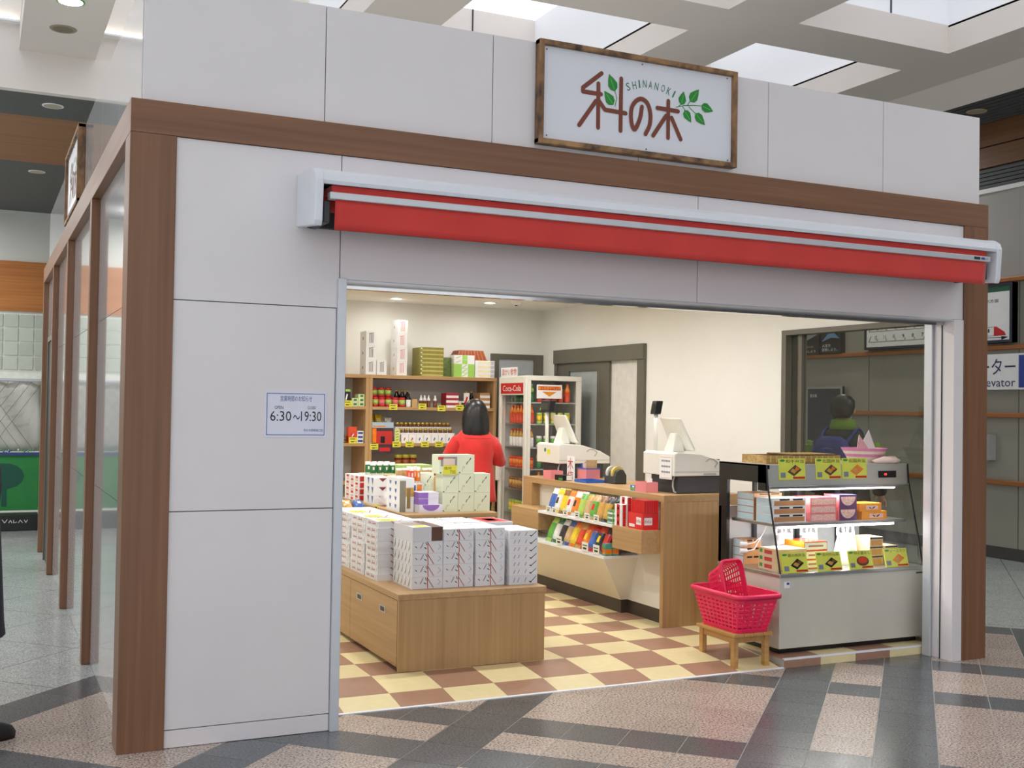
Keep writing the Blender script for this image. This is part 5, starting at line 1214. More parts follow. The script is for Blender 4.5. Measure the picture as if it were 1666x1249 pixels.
t = thing('wicker_basket', 'upturned red-brown wicker basket on the white wrapped boxes', 'basket', ((shx(752)+shx(803))/2-.02, YI+.26, T1+4*.046))
wk = P('red_brown_wicker', (140, 66, 34), .5, var=.3, scale=70, bump=.6)
W2 = (shx(803)-shx(752))/2
MB().hexa([(-W2, -.13, 0), (W2, -.13, 0), (W2, .13, 0), (-W2, .13, 0)], [(-W2*.72, -.1, .115), (W2*.78, -.1, .115), (W2*.78, .1, .115), (-W2*.72, .1, .115)], wk).build('body', t, bevel=.008)
mb = MB()
for k in range(9):
    a = -W2*.95+k*W2*.235; mb.cyl((a, -.132, .004), (a*.8, -.102, .113), .006, P('wicker_light', (176, 104, 60), .5), 6)
mb.build('woven_ribs', t)['kind'] = 'stuff'
MB().tube([(-W2, -.13, .004), (W2, -.13, .004), (W2, .13, .004), (-W2, .13, .004), (-W2, -.13, .004)], .008, wk, 6).build('rim', t)

redcan = can_mesh(P('red_can', (206, 44, 52), .35, .2), pm['lime'], .1, .036, 'red_can')
pinkcan = can_mesh(P('red_can', (206, 44, 52), .35, .2), P('can_pink_band', (226, 120, 116), .4), .1, .036, 'red_can')
for k in range(5): o = put('red_can', pinkcan if k % 2 else redcan, None, (shx(612)+k*.0735, YI+.04, T2)); tag(o, 'red and green can in the front row on the second shelf', 'can', 'red cans on the second shelf')
for k in range(4): o = put('red_can', pinkcan, None, (shx(614)+k*.078, YI+.125, T2)); tag(o, 'red can in the rear row standing directly on the second shelf', 'can', 'red cans on the second shelf')
for k in range(3): o = put('red_can', redcan, None, (shx(614)+k*.078, YI+.125, T2+.1)); tag(o, 'red can stacked on top of the rear row of cans', 'can', 'red cans on the second shelf')
wine = bottle_mesh(P('dark_bottle', (40, 30, 28), .15), P('dark_bottle2', (56, 36, 30), .2), P('bottle_cap_gold', (190, 160, 60), .3), .18, .026, 'dark_bottle')
for k in range(5): o = put('dark_bottle', wine, None, (shx(655)+k*.031, YI+.2+.056*(k % 2), T2)); tag(o, 'dark glass bottle with gold cap behind the red cans', 'bottle', 'dark bottles on the second shelf')
o = put('dark_bottle', bottle_mesh(MATS['dark_bottle'], white, MATS['dark_bottle'], .14, .027, 'dark_bottle'), None, (shx(666), YI+.03, T2)); tag(o, 'dark bottle with a white label at the end of the red cans', 'bottle')
solid('tan_carton', 'plain tan carton standing next to the white label bottle', 'carton', shx(671.5), shx(680), YI+.02, YI+.1, T2, T2+.085, kraft)
sauce = bottle_mesh(white, P('sauce_brown', (120, 66, 40), .3), white, .125, .0205, 'sauce_bottle')
for k, p in enumerate((686.5, 692.5, 699, 709.5)): o = put('sauce_bottle', sauce, None, (shx(p), YI+.03, T2)); tag(o, 'small brown sauce bottle with white top' + (' standing a little apart' if k == 3 else ' in a close trio'), 'bottle', 'sauce bottles on the second shelf')
def deco_rws(mb, w, d, h): F(mb, 0, w, 0, h*.5, white)
for k in range(3): solid('flat_box', f'flat red and white box, {ordn(k, 3)} of the pile on the second shelf', 'flat box', shx(726), shx(746), YI, YI+.15, T2+k*.052, T2+k*.052+.0515, P('crimson_box', (170, 34, 50), .5), 'flat boxes on the second shelf', deco_rws)
for k in range(3): solid('flat_box', f'flat brown and white box, {ordn(k, 3)} of the pile beside the woman', 'flat box', shx(781), shx(797), YI, YI+.15, T2+k*.055, T2+k*.055+.0545, bento_tan, 'flat boxes on the second shelf', deco_rws)
for k in range(4): 
    me = pouch_mesh(.038, .075, .03, pm['white'], [pm['pink'], pm['black'], pm['red'], pm['white']][k], None, .05, 'small_packet', k); o = put('small_packet', me, None, (shx(750)+.04*(k % 2), YI+.03+.05*(k//2), T2)); tag(o, 'small mixed packet beside the flat red and white boxes', 'packet', 'small packets on the second shelf')
def deco_cd(mb, w, d, h): brush(mb, [(w*.3, h*.3), (w*.6, h*.7)], .02, red); F(mb, w*.2, w*.8, h*.1, h*.2, inkblk)
solid('picture_card', 'white picture card with red mark standing on the second shelf', 'card', shx(757.5), shx(766.5), YI+.05, YI+.06, T2, T2+.16, white, None, deco_cd)
for k in range(3): o = put('dark_bottle', wine, None, (shx(769.5)+k*.031, YI+.19+.056*(k % 2), T2)); tag(o, 'dark bottle behind the white picture card', 'bottle', 'dark bottles by the picture card')
# left bay
solid('black_pack', 'black pack with green top on the second shelf of the end unit', 'pack', shx(559), shx(571), YI+.02, YI+.1, T2, T2+.17, black, None, lambda mb, w, d, h: (F(mb, w*.3, w, h*.88, h, fresh), brush(mb, [(w*.4, h*.4), (w*.55, h*.7)], .015, white)))
for c in range(2):
    for k in range(3 if c else 2): solid('green_pack', f'pale green box with leaf print, {ordn(k, 3 if c else 2)} of the {["nearer the black pack", "right-hand"][c] if c == 0 else "taller"} pile', 'pack', shx(572.5+10.5*c), shx(582.5+10.5*c), YI, YI+.12, T2+k*.042, T2+k*.042+.0415, P('pale_leaf_box', (206, 226, 170), .5), 'pale green boxes on the end unit', lambda mb, w, d, h: F(mb, w*.3, w*.8, h*.3, h*.75, pm['dkgreen']))
solid('red_box', 'red box with white seal on the third shelf of the end unit', 'box', shx(568), shx(581.5), YI, YI+.08, T3, T3+.165, pm['redor'], None, lambda mb, w, d, h: (F(mb, w*.3, w*.7, h*.3, h*.6, red), brush(mb, [(w*.45, h*.4), (w*.6, h*.55)], .012, white)))
for k in range(3): solid('blue_box', f'white and blue box, {ordn(k, 3)} of the pile beside the red box', 'box', shx(582.5), shx(592.5), YI, YI+.1, T3+k*.041, T3+k*.041+.0405, white, 'white and blue boxes on the end unit', lambda mb, w, d, h: F(mb, w*.1, w*.9, h*.2, h*.75, inkblue))
o = put('brown_jar', can_mesh(pm['brown'], P('jar_brown', (110, 84, 60), .3), .08, .035, 'brown_jar'), None, (shx(562.5), YI+.05, T3)); tag(o, 'squat brown jar beside the red box on the end unit', 'jar')
# third shelf of the main bay
for k, (p, a, b, hh, nm) in enumerate(((611, 'redor', 'red', .17, 'red-orange'), (619, 'yellow', 'yellow', .3, 'tall yellow'), (627, 'yellow', 'lime', .29, 'yellow-green'), (637, 'white', 'lime', .27, 'pale'), (643, 'white', 'white', .26, 'white'))):
    me = pouch_mesh(.075, hh, .04, pm[a], pm[b], None, .05, 'noodle_pack', k); o = put('noodle_pack', me, None, (shx(p), YI+.2+.065*(k % 2), T3)); tag(o, f'{nm} upright pack at the back of the third shelf', 'noodle pack', 'upright packs on the third shelf')
honey = MB(); honey.lathe([(.018, 0), (.021, .005), (.021, .028)], P('honey', (120, 70, 40), .2), n=10); honey.lathe([(.021, .028), (.022, .03), (.022, .046), (.018, .048)], P('gold_lid', (190, 170, 70), .3, .3), n=10); honey = honey.mesh('honey_jar', True)
rs = thing('jar_riser', 'white stepped riser holding two rows of honey jars on the third shelf', 'riser', (shx(650), YI+.03, T3))
wr_ = shx(742)-shx(650)
for k, (z, y) in enumerate(((.105, 0), (.165, .09))): MB().box(0, wr_, y, y+.085, 0, z-.0, white).build('step', rs)
for k in range(13): o = put('honey_jar', honey, None, (shx(650)+.035+k*(wr_-.06)/12, YI+.03+.13, T3+.165)); tag(o, 'small honey jar with gold lid on the upper step of the riser', 'jar', 'honey jars on the upper step')
for k in range(11): o = put('honey_jar', honey, None, (shx(650)+.045+k*(wr_-.08)/10, YI+.03+.042, T3+.105)); tag(o, 'small honey jar with gold lid on the lower step of the riser', 'jar', 'honey jars on the lower step')
o = put('oil_bottle', bottle_mesh(P('pale_oil', (214, 206, 150), .2), P('pale_oil', (214, 206, 150), .2), pm['gold'], .15, .02, 'oil_bottle'), None, (shx(659), YI+.235, T3)); tag(o, 'slim pale oil bottle rising behind the honey jars', 'bottle')
for k in range(7): solid('small_white_box', f'small white box with {"red" if k < 2 else "blue"} mark in front of the jar riser', 'small box', shx(652.5)+k*.083, shx(652.5)+k*.083+.079, YI-.03, YI+.02, T3, T3+.088, white, 'small white boxes on the third shelf', lambda mb, w, d, h, k=k: brush(mb, [(w*.4, h*.35), (w*.5, h*.6)], .012, inkred if k < 2 else inkblue))
def deco_poster(mb, w, d, h):
    F(mb, w*.2, w*.95, h*.3, h*.72, P('apple_red', (190, 44, 36), .5)); F(mb, 0, w, h*.82, h, P('poster_sky', (170, 190, 206), .5)); F(mb, w*.02, w*.2, h*.35, h*.8, pm['orange'], -.001); F(mb, w*.4, w*.6, h*.34, h*.55, black, -.001); F(mb, w*.35, w*.85, h*.08, h*.2, red, -.001); brush(mb, [(w*.05, h*.87), (w*.6, h*.87)], .012, pm['orange'], -.0012)
o = solid('product_poster', 'dark red apple product poster leaning in front of the shelf upright', 'poster', shx(606, YS), shx(641, YS), YS-.0052, YS-.0002, T3-.11, T3+.215, P('poster_dark', (66, 50, 56), .4), None, deco_poster)
solid('yellow_notice', 'pale yellow notice card beside the apple poster', 'card', shx(642), shx(650.5), YI-.02, YI-.016, T3, T3+.145, P('pale_yellow_card', (226, 222, 140), .5), None, lambda mb, w, d, h: [brush(mb, [(w*.3, h*(.2+.2*q)), (w*.7, h*(.25+.2*q))], .008, pm['green']) for q in range(4)])
bigjar = MB(); bigjar.lathe([(.035, 0), (.04, .01), (.04, .1)], P('jam_red', (110, 34, 30), .2), n=12); bigjar.lathe([(.0405, .02), (.0405, .08)], P('jam_label', (150, 80, 40), .4), n=12); bigjar.lathe([(.04, .1), (.041, .104), (.041, .13), (.036, .134)], P('olive_lid', (170, 160, 50), .35), n=12); bigjar = bigjar.mesh('jam_jar', True)
for k in range(3):
    o = put('jam_jar', bigjar, None, (shx(652)+k*.082, YI+.05, T4+.1342)); tag(o, 'tall jam jar with olive lid stacked on other jam jars', 'jar', 'jam jars in the upper layer')
for k in range(6):
    o = put('jam_jar', bigjar, None, (shx(652)+k*.082, YI+.05, T4)); tag(o, 'jam jar with olive lid standing on the fourth shelf', 'jar', 'jam jars on the fourth shelf')
for k in range(8):
    solid('shelf_carton', 'small mixed carton at the front of the fourth shelf', 'carton', 3.12+k*.16+.32, 3.12+k*.16+.46, YI+.1, YI+.25, T4, T4+.12, [kraft, white, pm['green'], pm['tan']][k % 4], 'cartons on the fourth shelf') if k < 6 else None
# shelf price tags
ptag = MB(); ptag.box(0, .088, 0, .002, 0, .06, yellow); ptag.text('円', (.06, -.0006, .008), (.018, 0, 0), (0, 0, .018), inkblk); ptag.box(.01, .07, -.0006, 0, .04, .048, inkblk); ptag.box(.02, .055, -.0006, 0, .012, .022, inkblk); ptag = ptag.mesh('price_tag')
for px, py, lab in ((640, 662, 'below the red cans'), (687.5, 661, 'below the sauce bottle trio'), (718.5, 664, 'below the flat red and white boxes'), (748, 663, 'at the woman\'s shoulder on the second shelf'), (566, 655, 'below the black pack on the end unit'), (574.5, 713.5, 'in front of the red box on the end unit'),
                    (608.5, 726.5, 'at the corner of the apple poster'), (645, 722.5, 'below the pale yellow notice card'), (666.5, 722.5, 'below the small white boxes with red marks'), (691.5, 722.5, 'below the small white boxes with blue marks'), (714.5, 722.5, 'beside the woman\'s elbow on the third shelf')):
    p = PY(px, py, YS-.003); yy = YS-.0021 if px not in (608.5, 645) else YS-.0072
    zz = p[2]-.03
    for T_ in (T2, T3):
        if T_-.003 < zz < T_+.04: zz = T_-.003
    o = put('price_tag', ptag, None, (p[0]-.044, yy, zz)); tag(o, f'yellow price tag {lab}', 'price tag', 'yellow price tags')
# ================================================================ PEOPLE
def loft(mb, rings, mt, cap0=True, cap1=True):
    """rings: lists of equal point counts"""
    n = len(rings[0]); vs = [p for r in rings for p in r]; fs = []
    for k in range(len(rings)-1):
        for i in range(n): fs.append((k*n+i, k*n+(i+1) % n, (k+1)*n+(i+1) % n, (k+1)*n+i))
    if cap0: fs.append(tuple(range(n))[::-1])
    if cap1: fs.append(tuple(range((len(rings)-1)*n, len(rings)*n)))
    mb.add(vs, fs, mt)
def ell(c, rx, ry, n=16, tilt=0.):
    return [(c[0]+rx*math.cos(2*math.pi*i/n), c[1]+ry*math.sin(2*math.pi*i/n), c[2]+tilt*math.sin(2*math.pi*i/n)) for i in range(n)]
def limb(mb, pts, rads, mt, n=12, cap=True):
    pts = [Vector(p) for p in pts]; rings = []; ref = None
    for k, p in enumerate(pts):
        d = ((pts[k+1]-p) if k < len(pts)-1 else (p-pts[k-1])).normalized()
        if 0 < k < len(pts)-1: d = (d+(p-pts[k-1]).normalized()).normalized()
        a = Vector((1, 0, 0)) if abs(d.x) < .8 else Vector((0, 1, 0))
        a = (a-d*a.dot(d)).normalized(); b = d.cross(a)
        rings.append([tuple(p+a*(rads[k]*math.cos(2*math.pi*i/n))+b*(rads[k]*math.sin(2*math.pi*i/n))) for i in range(n)])
    loft(mb, rings, mt, cap, cap)
def skin_body(name, joints, bones, mt, parent):
    """one continuous body grown over a joint skeleton"""
    ks = list(joints); me = bpy.data.meshes.new(name); me.from_pydata([joints[k][:3] for k in ks], [(ks.index(a), ks.index(b)) for a, b in bones], [])
    o = bpy.data.objects.new(name, me); COL.objects.link(o)
    o.modifiers.new('skin', 'SKIN'); 
    for k, v in zip(ks, me.skin_vertices[0].data): r = joints[k][3]; v.radius = (r, r if len(joints[k]) < 5 else joints[k][4]); v.use_root = (k == 'pelvis')
    sd = o.modifiers.new('smooth', 'SUBSURF'); sd.levels = 2; sd.render_levels = 2
    dg = bpy.context.evaluated_depsgraph_get(); m2 = bpy.data.meshes.new_from_object(o.evaluated_get(dg)); bpy.data.objects.remove(o)
    m2.materials.clear(); m2.materials.append(mt); m2.polygons.foreach_set('use_smooth', [True]*len(m2.polygons)); m2.polygons.foreach_set('material_index', [0]*len(m2.polygons))
    return put(name, m2, parent)
skin_m = P('skin', (222, 172, 142), .5, var=.03)
hair_m = P('black_hair', (20, 17, 18), .35, var=.2, scale=60)
def person(label, loc, rz, H, arms, pants, shoe, top, hem_z, top_scale=1., skirt=1.05, step=0.):
    """figure facing +Y locally; arms = [(elbow, wrist, finger dir) for right (+x), left (-x)] in units of H"""
    t = thing('person', label, 'person', loc, rz); s = H/1.6
    J = {'pelvis': (0, 0, .86, .12), 'waist': (0, 0, 1.0, .105), 'chest': (0, .0, 1.18, .12), 'collar': (0, 0, 1.28, .055), 'neck': (0, .01, 1.37, .045), 'jaw': (0, .02, 1.43, .065), 'skull': (0, .015, 1.505, .083), 'crown': (0, .01, 1.56, .06)}
    B = [('pelvis', 'waist'), ('waist', 'chest'), ('chest', 'collar'), ('collar', 'neck'), ('neck', 'jaw'), ('jaw', 'skull'), ('skull', 'crown')]
    for sx, q, (el, wr, fd) in ((1, 'r', arms[0]), (-1, 'l', arms[1])):
        J[q+'sh'] = (sx*.145, 0, 1.235, .04); J[q+'el'] = (*el, .036); J[q+'wr'] = (*wr, .025); 
        f = Vector(fd).normalized(); side = f.cross(Vector((0, 0, 1))); side = side.normalized() if side.length > .1 else Vector((1, 0, 0)); up = side.cross(f)
        w = Vector(wr); pm_ = w+f*.055; J[q+'palm'] = (*pm_, .026); B += [('collar', q+'sh'), (q+'sh', q+'el'), (q+'el', q+'wr'), (q+'wr', q+'palm')]
        for i, (off, ln) in enumerate(((-.028, .05), (-.009, .06), (.009, .056), (.027, .044))):
            a = pm_+f*.035+side*off; b = a+f*ln*.5-up*.008; c = b+f*ln*.35-up*.02
            for nm, v, r in (('a', a, .0095), ('b', b, .0085), ('c', c, .007)): J[f'{q}f{i}{nm}'] = (*v, r)
            B += [(q+'palm', f'{q}f{i}a'), (f'{q}f{i}a', f'{q}f{i}b'), (f'{q}f{i}b', f'{q}f{i}c')]
        a = w+f*.03-side*.034*sx-up*.006; b = a+f*.03-side*.016*sx-up*.012
        J[q+'ta'] = (*a, .0105); J[q+'tb'] = (*b, .0085); B += [(q+'wr', q+'ta'), (q+'ta', q+'tb')]
        J[q+'hip'] = (sx*.085, 0, .82, .085); J[q+'kn'] = (sx*.09, .01, .46, .055); J[q+'an'] = (sx*.09, -.02, .09, .038); J[q+'toe'] = (sx*.10, .12, .035, .032)
        B += [('pelvis', q+'hip'), (q+'hip', q+'kn'), (q+'kn', q+'an'), (q+'an', q+'toe')]
    J = {k: (*[c*s for c in v[:3]], v[3]*s) for k, v in J.items()}
    bd = skin_body('body', J, B, skin_m, t)
    # face
    hz = 1.50*s
    for sx in (-1, 1):
        MB().lathe([(.001, 0), (.010, .004), (.012, .012), (.010, .02), (.001, .024)], white, n=10).build('eye', t, (sx*.03*s, .085*s, hz-.01))
        MB().hexa([(-.006, -.012, -.03), (.006, -.012, -.03), (.006, .014, -.03), (-.006, .014, -.03)], [(-.006, -.016, .03), (.006, -.016, .03), (.006, .018, .03), (-.006, .018, .03)], skin_m).build('ear', t, (sx*.085*s, .015*s, hz-.01), bevel=.004)
    MB().hexa([(-.014, 0, 0), (.014, 0, 0), (.010, .03, .004), (-.010, .03, .004)], [(-.006, -.004, .045), (.006, -.004, .045), (.004, .006, .045), (-.004, .006, .045)], skin_m).build('nose', t, (0, .085*s, hz-.04))
    MB().box(-.02, .02, 0, .008, 0, .01, P('lips', (176, 96, 90), .5)).build('mouth', t, (0, .082*s, hz-.065), bevel=.003)
    # trousers and shoes
    mb = MB()
    loft(mb, [ell((0, 0, z*s), rx*s, ry*s) for z, rx, ry in ((.74, .155, .118), (.80, .165, .125), (.90, .155, .118), (.98, .135, .105))], pants)
    for sx in (-1, 1): limb(mb, [(sx*.085*s, 0, .82*s), (sx*.088*s, .005*s, .62*s), (sx*.09*s, .01*s, .46*s), (sx*.09*s, -.01*s, .25*s), (sx*.09*s, -.02*s, .05*s)], [.098*s, .09*s, .072*s, .064*s, .06*s], pants)
    mb.build('trousers', t, smooth=True)
    for sx in (-1, 1):
        mb = MB(); loft(mb, [[(sx*.095*s+.045*s*math.cos(2*math.pi*i/14)*k, (.035*s+(step if sx > 0 else 0)+.135*s*math.sin(2*math.pi*i/14)*k), z*s) for i in range(14)] for z, k in ((0.0, 1.0), (.03, 1.03), (.055, .92), (.075, .6))], shoe); mb.build('shoe', t, smooth=True)
    # jacket
    mb = MB(); k = top_scale; hem = hem_z
    R = [(hem, .175*k*skirt, .135*k*skirt), (hem+.06, .17*k*skirt, .13*k*skirt), (.93, .16*k, .125*k), (1.02, .152*k, .12*k), (1.12, .165*k, .125*k), (1.20, .172*k, .12*k), (1.255, .158*k, .108*k), (1.305, .115*k, .09*k), (1.345, .072*k, .068*k), (1.375, .068*k, .064*k)]
    loft(mb, [ell((0, 0, z*s), rx*s, ry*s, 20) for z, rx, ry in R if z == hem or z > hem+.02], top)
    for q, sx in (('r', 1), ('l', -1)):
        sh, el, wr = [Vector(J[q+n][:3]) for n in ('sh', 'el', 'wr')]
        limb(mb, [(sx*.07*s, 0, 1.25*s), tuple(sh+Vector((sx*.012*s, 0, -.045*s))), tuple(sh.lerp(el, .5)), tuple(el), tuple(el.lerp(wr, .5)), tuple(wr)], [.06*s*k, .072*s*k, .066*s*k, .058*s*k, .05*s*k, .044*s*k], top)
    jk = mb.build('jacket', t, smooth=True)
    return t, s, jk
def hair(t, s, style):
    mb = MB()
    if style == 'bob':
        R = [(1.245, .112, .055, -.06), (1.28, .128, .075, -.048), (1.34, .13, .09, -.035), (1.42, .126, .10, -.02), (1.50, .115, .106, -.008), (1.555, .094, .094, -.004), (1.59, .065, .066, 0), (1.61, .025, .025, 0)]
    else:
        R = [(1.42, .07, .05, -.04), (1.46, .09, .075, -.03), (1.51, .098, .094, -.012), (1.56, .09, .09, -.005), (1.595, .06, .062, 0), (1.61, .02, .02, 0)]
    loft(mb, [[((rx*s)*math.cos(2*math.pi*i/20)*(1+.035*math.sin(7*i+9*z)), (ry*s)*math.sin(2*math.pi*i/20)*(.62 if math.sin(2*math.pi*i/20) > 0 and z < 1.53 else 1)+oy*s, z*s) for i in range(20)] for z, rx, ry, oy in R], hair_m)
    o = mb.build('hair', t, smooth=True); return o
# shopper in red
red_j = P('red_jacket', (214, 44, 40), .75, var=.12, scale=9, bump=.5, sheen=.2)
t, s, jk = person('woman in a red jacket with black bobbed hair, facing the back shelves', (3.64, 4.42, Z0), math.radians(-12), 1.59,
    [((.255, .05, 1.02), (.12, .25, 1.06), (-.15, 1, .1)), ((-.255, .05, 1.02), (-.12, .25, 1.06), (.15, 1, .1))], P('black_trousers', (28, 28, 32), .8), P('black_shoe', (24, 22, 22), .4), red_j, .64, 1.16, 1.08)
hair(t, s, 'bob')
mb = MB(); loft(mb, [ell((0, -.005, z*s), r*s, r*.95*s, 16) for z, r in ((1.32, .098), (1.35, .094), (1.385, .09))], red_j, False, False); o = mb.build('collar', jk, smooth=True); so = o.modifiers.new('cloth', 'SOLIDIFY'); so.thickness = .006
for pts in ([(-.13, -.14, 1.24), (0, -.155, 1.235), (.13, -.14, 1.24)],):
    MB().tube([tuple(c*s for c in p) for p in pts], .002, P('red_seam', (150, 26, 26), .8), 5).build('yoke_seam', jk)
tag(MB().box(-.13, .13, .27, .40, 1.074, 1.10, pm['tan']).build('held_packet', None, (3.64, 4.42, Z0), math.radians(-12)), 'small pale packet held by the woman in red', 'packet')
# passenger outside the window, wearing a backpack
grn = P('green_jacket_panel', (110, 150, 44), .8, var=.1); dkj = P('dark_jacket', (44, 50, 48), .8, var=.1, scale=8, bump=.3)
PXp, PYp = 6.15, 2.24
t, s, jk = person('person with a blue backpack and dark green jacket outside the window', (PXp, PYp, -.003), math.radians(-62), 1.73,
    [((.29, .0, 1.02), (.26, .12, .84), (0, .6, -.8)), ((-.29, .0, 1.02), (-.26, .12, .84), (0, .6, -.8))], P('grey_trousers', (66, 66, 70), .8), P('black_shoe', (24, 22, 22), .4), dkj, .72, 1.25, 1.05)
hair(t, s, 'short')
mb = MB(); loft(mb, [ell((0, .0, z*s), r*s, r*.9*s, 16) for z, r in ((1.33, .11), (1.37, .10), (1.41, .09))], grn, False, False); o = mb.build('collar', jk, smooth=True); so = o.modifiers.new('cloth', 'SOLIDIFY'); so.thickness = .008
for sx in (-1, 1):
    mb = MB(); limb(mb, [(sx*.215*s, .0, 1.2*s), (sx*.27*s, 0, 1.1*s), (sx*.295*s, 0, 1.03*s)], [.083*s, .083*s, .078*s], grn); mb.build('sleeve_panel', jk, smooth=True)
bm = P('blue_backpack', (52, 62, 140), .7, var=.1, scale=12)
bp = thing('backpack', 'blue backpack worn by the person outside the window', 'backpack', (PXp, PYp, 0), math.radians(-62))
mb = MB(); loft(mb, [[((rx)*s*math.copysign(abs(math.cos(2*math.pi*i/20))**.6, math.cos(2*math.pi*i/20)), (-.25+ry*math.copysign(abs(math.sin(2*math.pi*i/20))**.6, math.sin(2*math.pi*i/20)))*s, z*s) for i in range(20)] for z, rx, ry in ((.90, .12, .07), (.92, .14, .09), (1.05, .15, .095), (1.17, .145, .09), (1.24, .12, .075), (1.275, .07, .04))], bm); mb.build('bag', bp, smooth=True)
mb = MB(); loft(mb, [[((rx)*s*math.cos(2*math.pi*i/16), (-.345+ry*math.sin(2*math.pi*i/16))*s, z*s) for i in range(16)] for z, rx, ry in ((.92, .09, .02), (.95, .11, .035), (1.03, .11, .035), (1.07, .09, .02))], bm); mb.build('front_pocket', bp, smooth=True)
MB().tube([(-.13*s, -.30*s, 1.13*s), (-.07*s, -.33*s, 1.17*s), (0, -.34*s, 1.185*s), (.07*s, -.33*s, 1.17*s), (.13*s, -.30*s, 1.13*s)], .004, P('teal_zip', (70, 140, 160), .5), 6).build('zip', bp)
for sx in (-1, 1): MB().tube([tuple(c*s for c in (sx*a, b, z)) for a, b, z in ((.10, -.18, 1.235), (.12, -.125, 1.285), (.124, -.06, 1.322), (.125, .0, 1.334), (.125, .06, 1.322), (.125, .115, 1.275), (.128, .142, 1.20), (.145, .138, 1.11), (.18, .09, 1.02), (.203, .01, .965), (.185, -.09, .94), (.13, -.19, .93))], .012, bm, 8).build('strap', bp)
# passer-by at the edge of the hall, mostly outside the frame
coat = P('dark_navy_coat', (30, 31, 40), .8, var=.1)
edge = PY(9, 820, .55)[0]
t, s, jk = person('person in a long dark coat walking past the shop\'s corner pillar', (edge-.188, .52, 0), math.radians(-80), 1.68,
    [((.25, -.02, 1.02), (.26, .06, .80), (0, .3, -1)), ((-.25, -.02, 1.02), (-.26, .06, .80), (0, .3, -1))], P('black_trousers'  , (28, 28, 32), .8), P('black_shoe', (24, 22, 22), .4), coat, .46, 1.28, 1.1, .06)
hair(t, s, 'short')

# ================================================================ HALL THINGS
def wallthing(name, label, cat, y0, y1, z0, z1, mt, deco=None, fr=None, d=.03, back=.0525):
    """flat board on the station wall; local x runs along -Y so that lettering reads from the shop"""
    t = thing(name, label, cat, (XWALL-.052, y1, z0), -math.pi/2)
    w, h = y1-y0, z1-z0
    o = MB().box(0, w, -d, back, 0, h, mt).build('board', t)
    if fr:
        for q in ((0, w, 0, .03), (0, w, h-.03, h)): MB().box(q[0], q[1], -d-.01, back, q[2], q[3], fr).build('frame_rail', t)
        for x in (0, w-.03): MB().box(x, x+.03, -d-.01, back, .03, h-.03, fr).build('frame_stile', t)
    if deco:
        mb = MB(); deco(mb, w, h, -d-.0012); mb.build('print', o)
    return t
bfr = P('navy_frame', (38, 40, 60), .4)
def Q(mb, x0, x1, z0, z1, y, mt): mb.poly([(x0, y, z0), (x1, y, z0), (x1, y, z1), (x0, y, z1)], mt)
def d_train(mb, w, h, y):
    Q(mb, 0, w, h*.86, h*.97, y, P('sign_dark_green', (34, 92, 66), .4)); mb.text('大宮・東京方面', (w*.40, y-.001, h*.68), (w*.42, 0, 0), (0, 0, h*.06), inkblk)
    mb.box(w*.3, w*.80, y-.001, y, h*.27, h*.275, inkblk); mb.box(w*.3, w*.80, y-.001, y, h*.12, h*.125, inkblk); mb.text('1', (w*.68, y-.001, h*.18), (w*.02, 0, 0), (0, 0, h*.06), inkblk)
    mb.poly([(w*.76, y-.001, h*.12), (w*.92, y-.001, h*.12), (w*.90, y-.001, h*.18), (w*.80, y-.001, h*.27), (w*.76, y-.001, h*.27)], red)
    mb.box(w*.66, w*.92, y-.001, y, h*.085, h*.095, inkblk); mb.poly([(w*.86, y-.001, h*.045), (w*.95, y-.001, h*.09), (w*.86, y-.001, h*.11)], inkblk)
wallthing('platform_board', 'framed train car guide with green header and red train nose', 'sign', 3.40, 4.42, 2.375, 3.03, white, d_train, bfr)
def d_list(mb, w, h, y):
    for r_ in range(4):
        z = h*(.14+.2*r_)
        mb.box(w*.06, w*.95, y-.001, y, z, z+.004, inkblk); mb.poly([(w*.06, y-.001, z), (w*.10, y-.001, z+.08), (w*.105, y-.001, z+.08), (w*.07, y-.001, z)], inkblk)
        for k in range(6): mb.text(str(12-k if r_ == 0 else 6-k), (w*(.16+.14*k), y-.001, z+.035), (.03 if r_ else .035, 0, 0), (0, 0, .045), inkblk); mb.stroke([(w*(.20+.14*k), z+.022)], .03, (1, 0, 0), (0, 0, 1), (0, y-.001, 0), P('pink_dot', (226, 170, 180), .6), 8)
wallthing('train_list_board', 'wide white train seating chart seen through the shop window', 'sign', 4.55, 5.65, 2.375, 3.03, white, d_list, bfr)
def d_lift(mb, w, h, y):
    mb.text('エレベーター', (w*.05, y-.001, h*.42), (w*.75, 0, 0), (0, 0, h*.45), P('sign_navy', (34, 44, 92), .5)); mb.text('Elevator', (w*.44, y-.001, h*.08), (w*.36, 0, 0), (0, 0, h*.24), P('sign_navy')); Q(mb, w*.83, w*.99, h*.05, h*.95, y-.0005, P('sign_blue', (48, 70, 150), .5))
wallthing('elevator_sign', 'white elevator sign with dark blue lettering on the wooden rails', 'sign', 3.08, 4.45, 1.86, 2.25, white, d_lift)
pd = P('night_poster', (34, 36, 44), .4)
def d_p1(mb, w, h, y):
    mb.poly([(w*.1, y-.001, h*.45), (w*.9, y-.001, h*.75), (w*.9, y-.001, h*.95), (w*.5, y-.001, h*.9)], P('poster_silver', (150, 150, 156), .4)); mb.poly([(0, y-.0015, h*.85), (w, y-.0015, h*.9), (w, y-.0015, h*.97), (0, y-.0015, h*.95)], pm['orange'])
    mb.text('冒険しよう', (w*.12, y-.001, h*.06), (w*.7, 0, 0), (0, 0, h*.1), white); mb.text('鉄道の旅', (w*.2, y-.001, h*.25), (w*.5, 0, 0), (0, 0, h*.08), P('poster_grey_text', (170, 170, 170), .5))
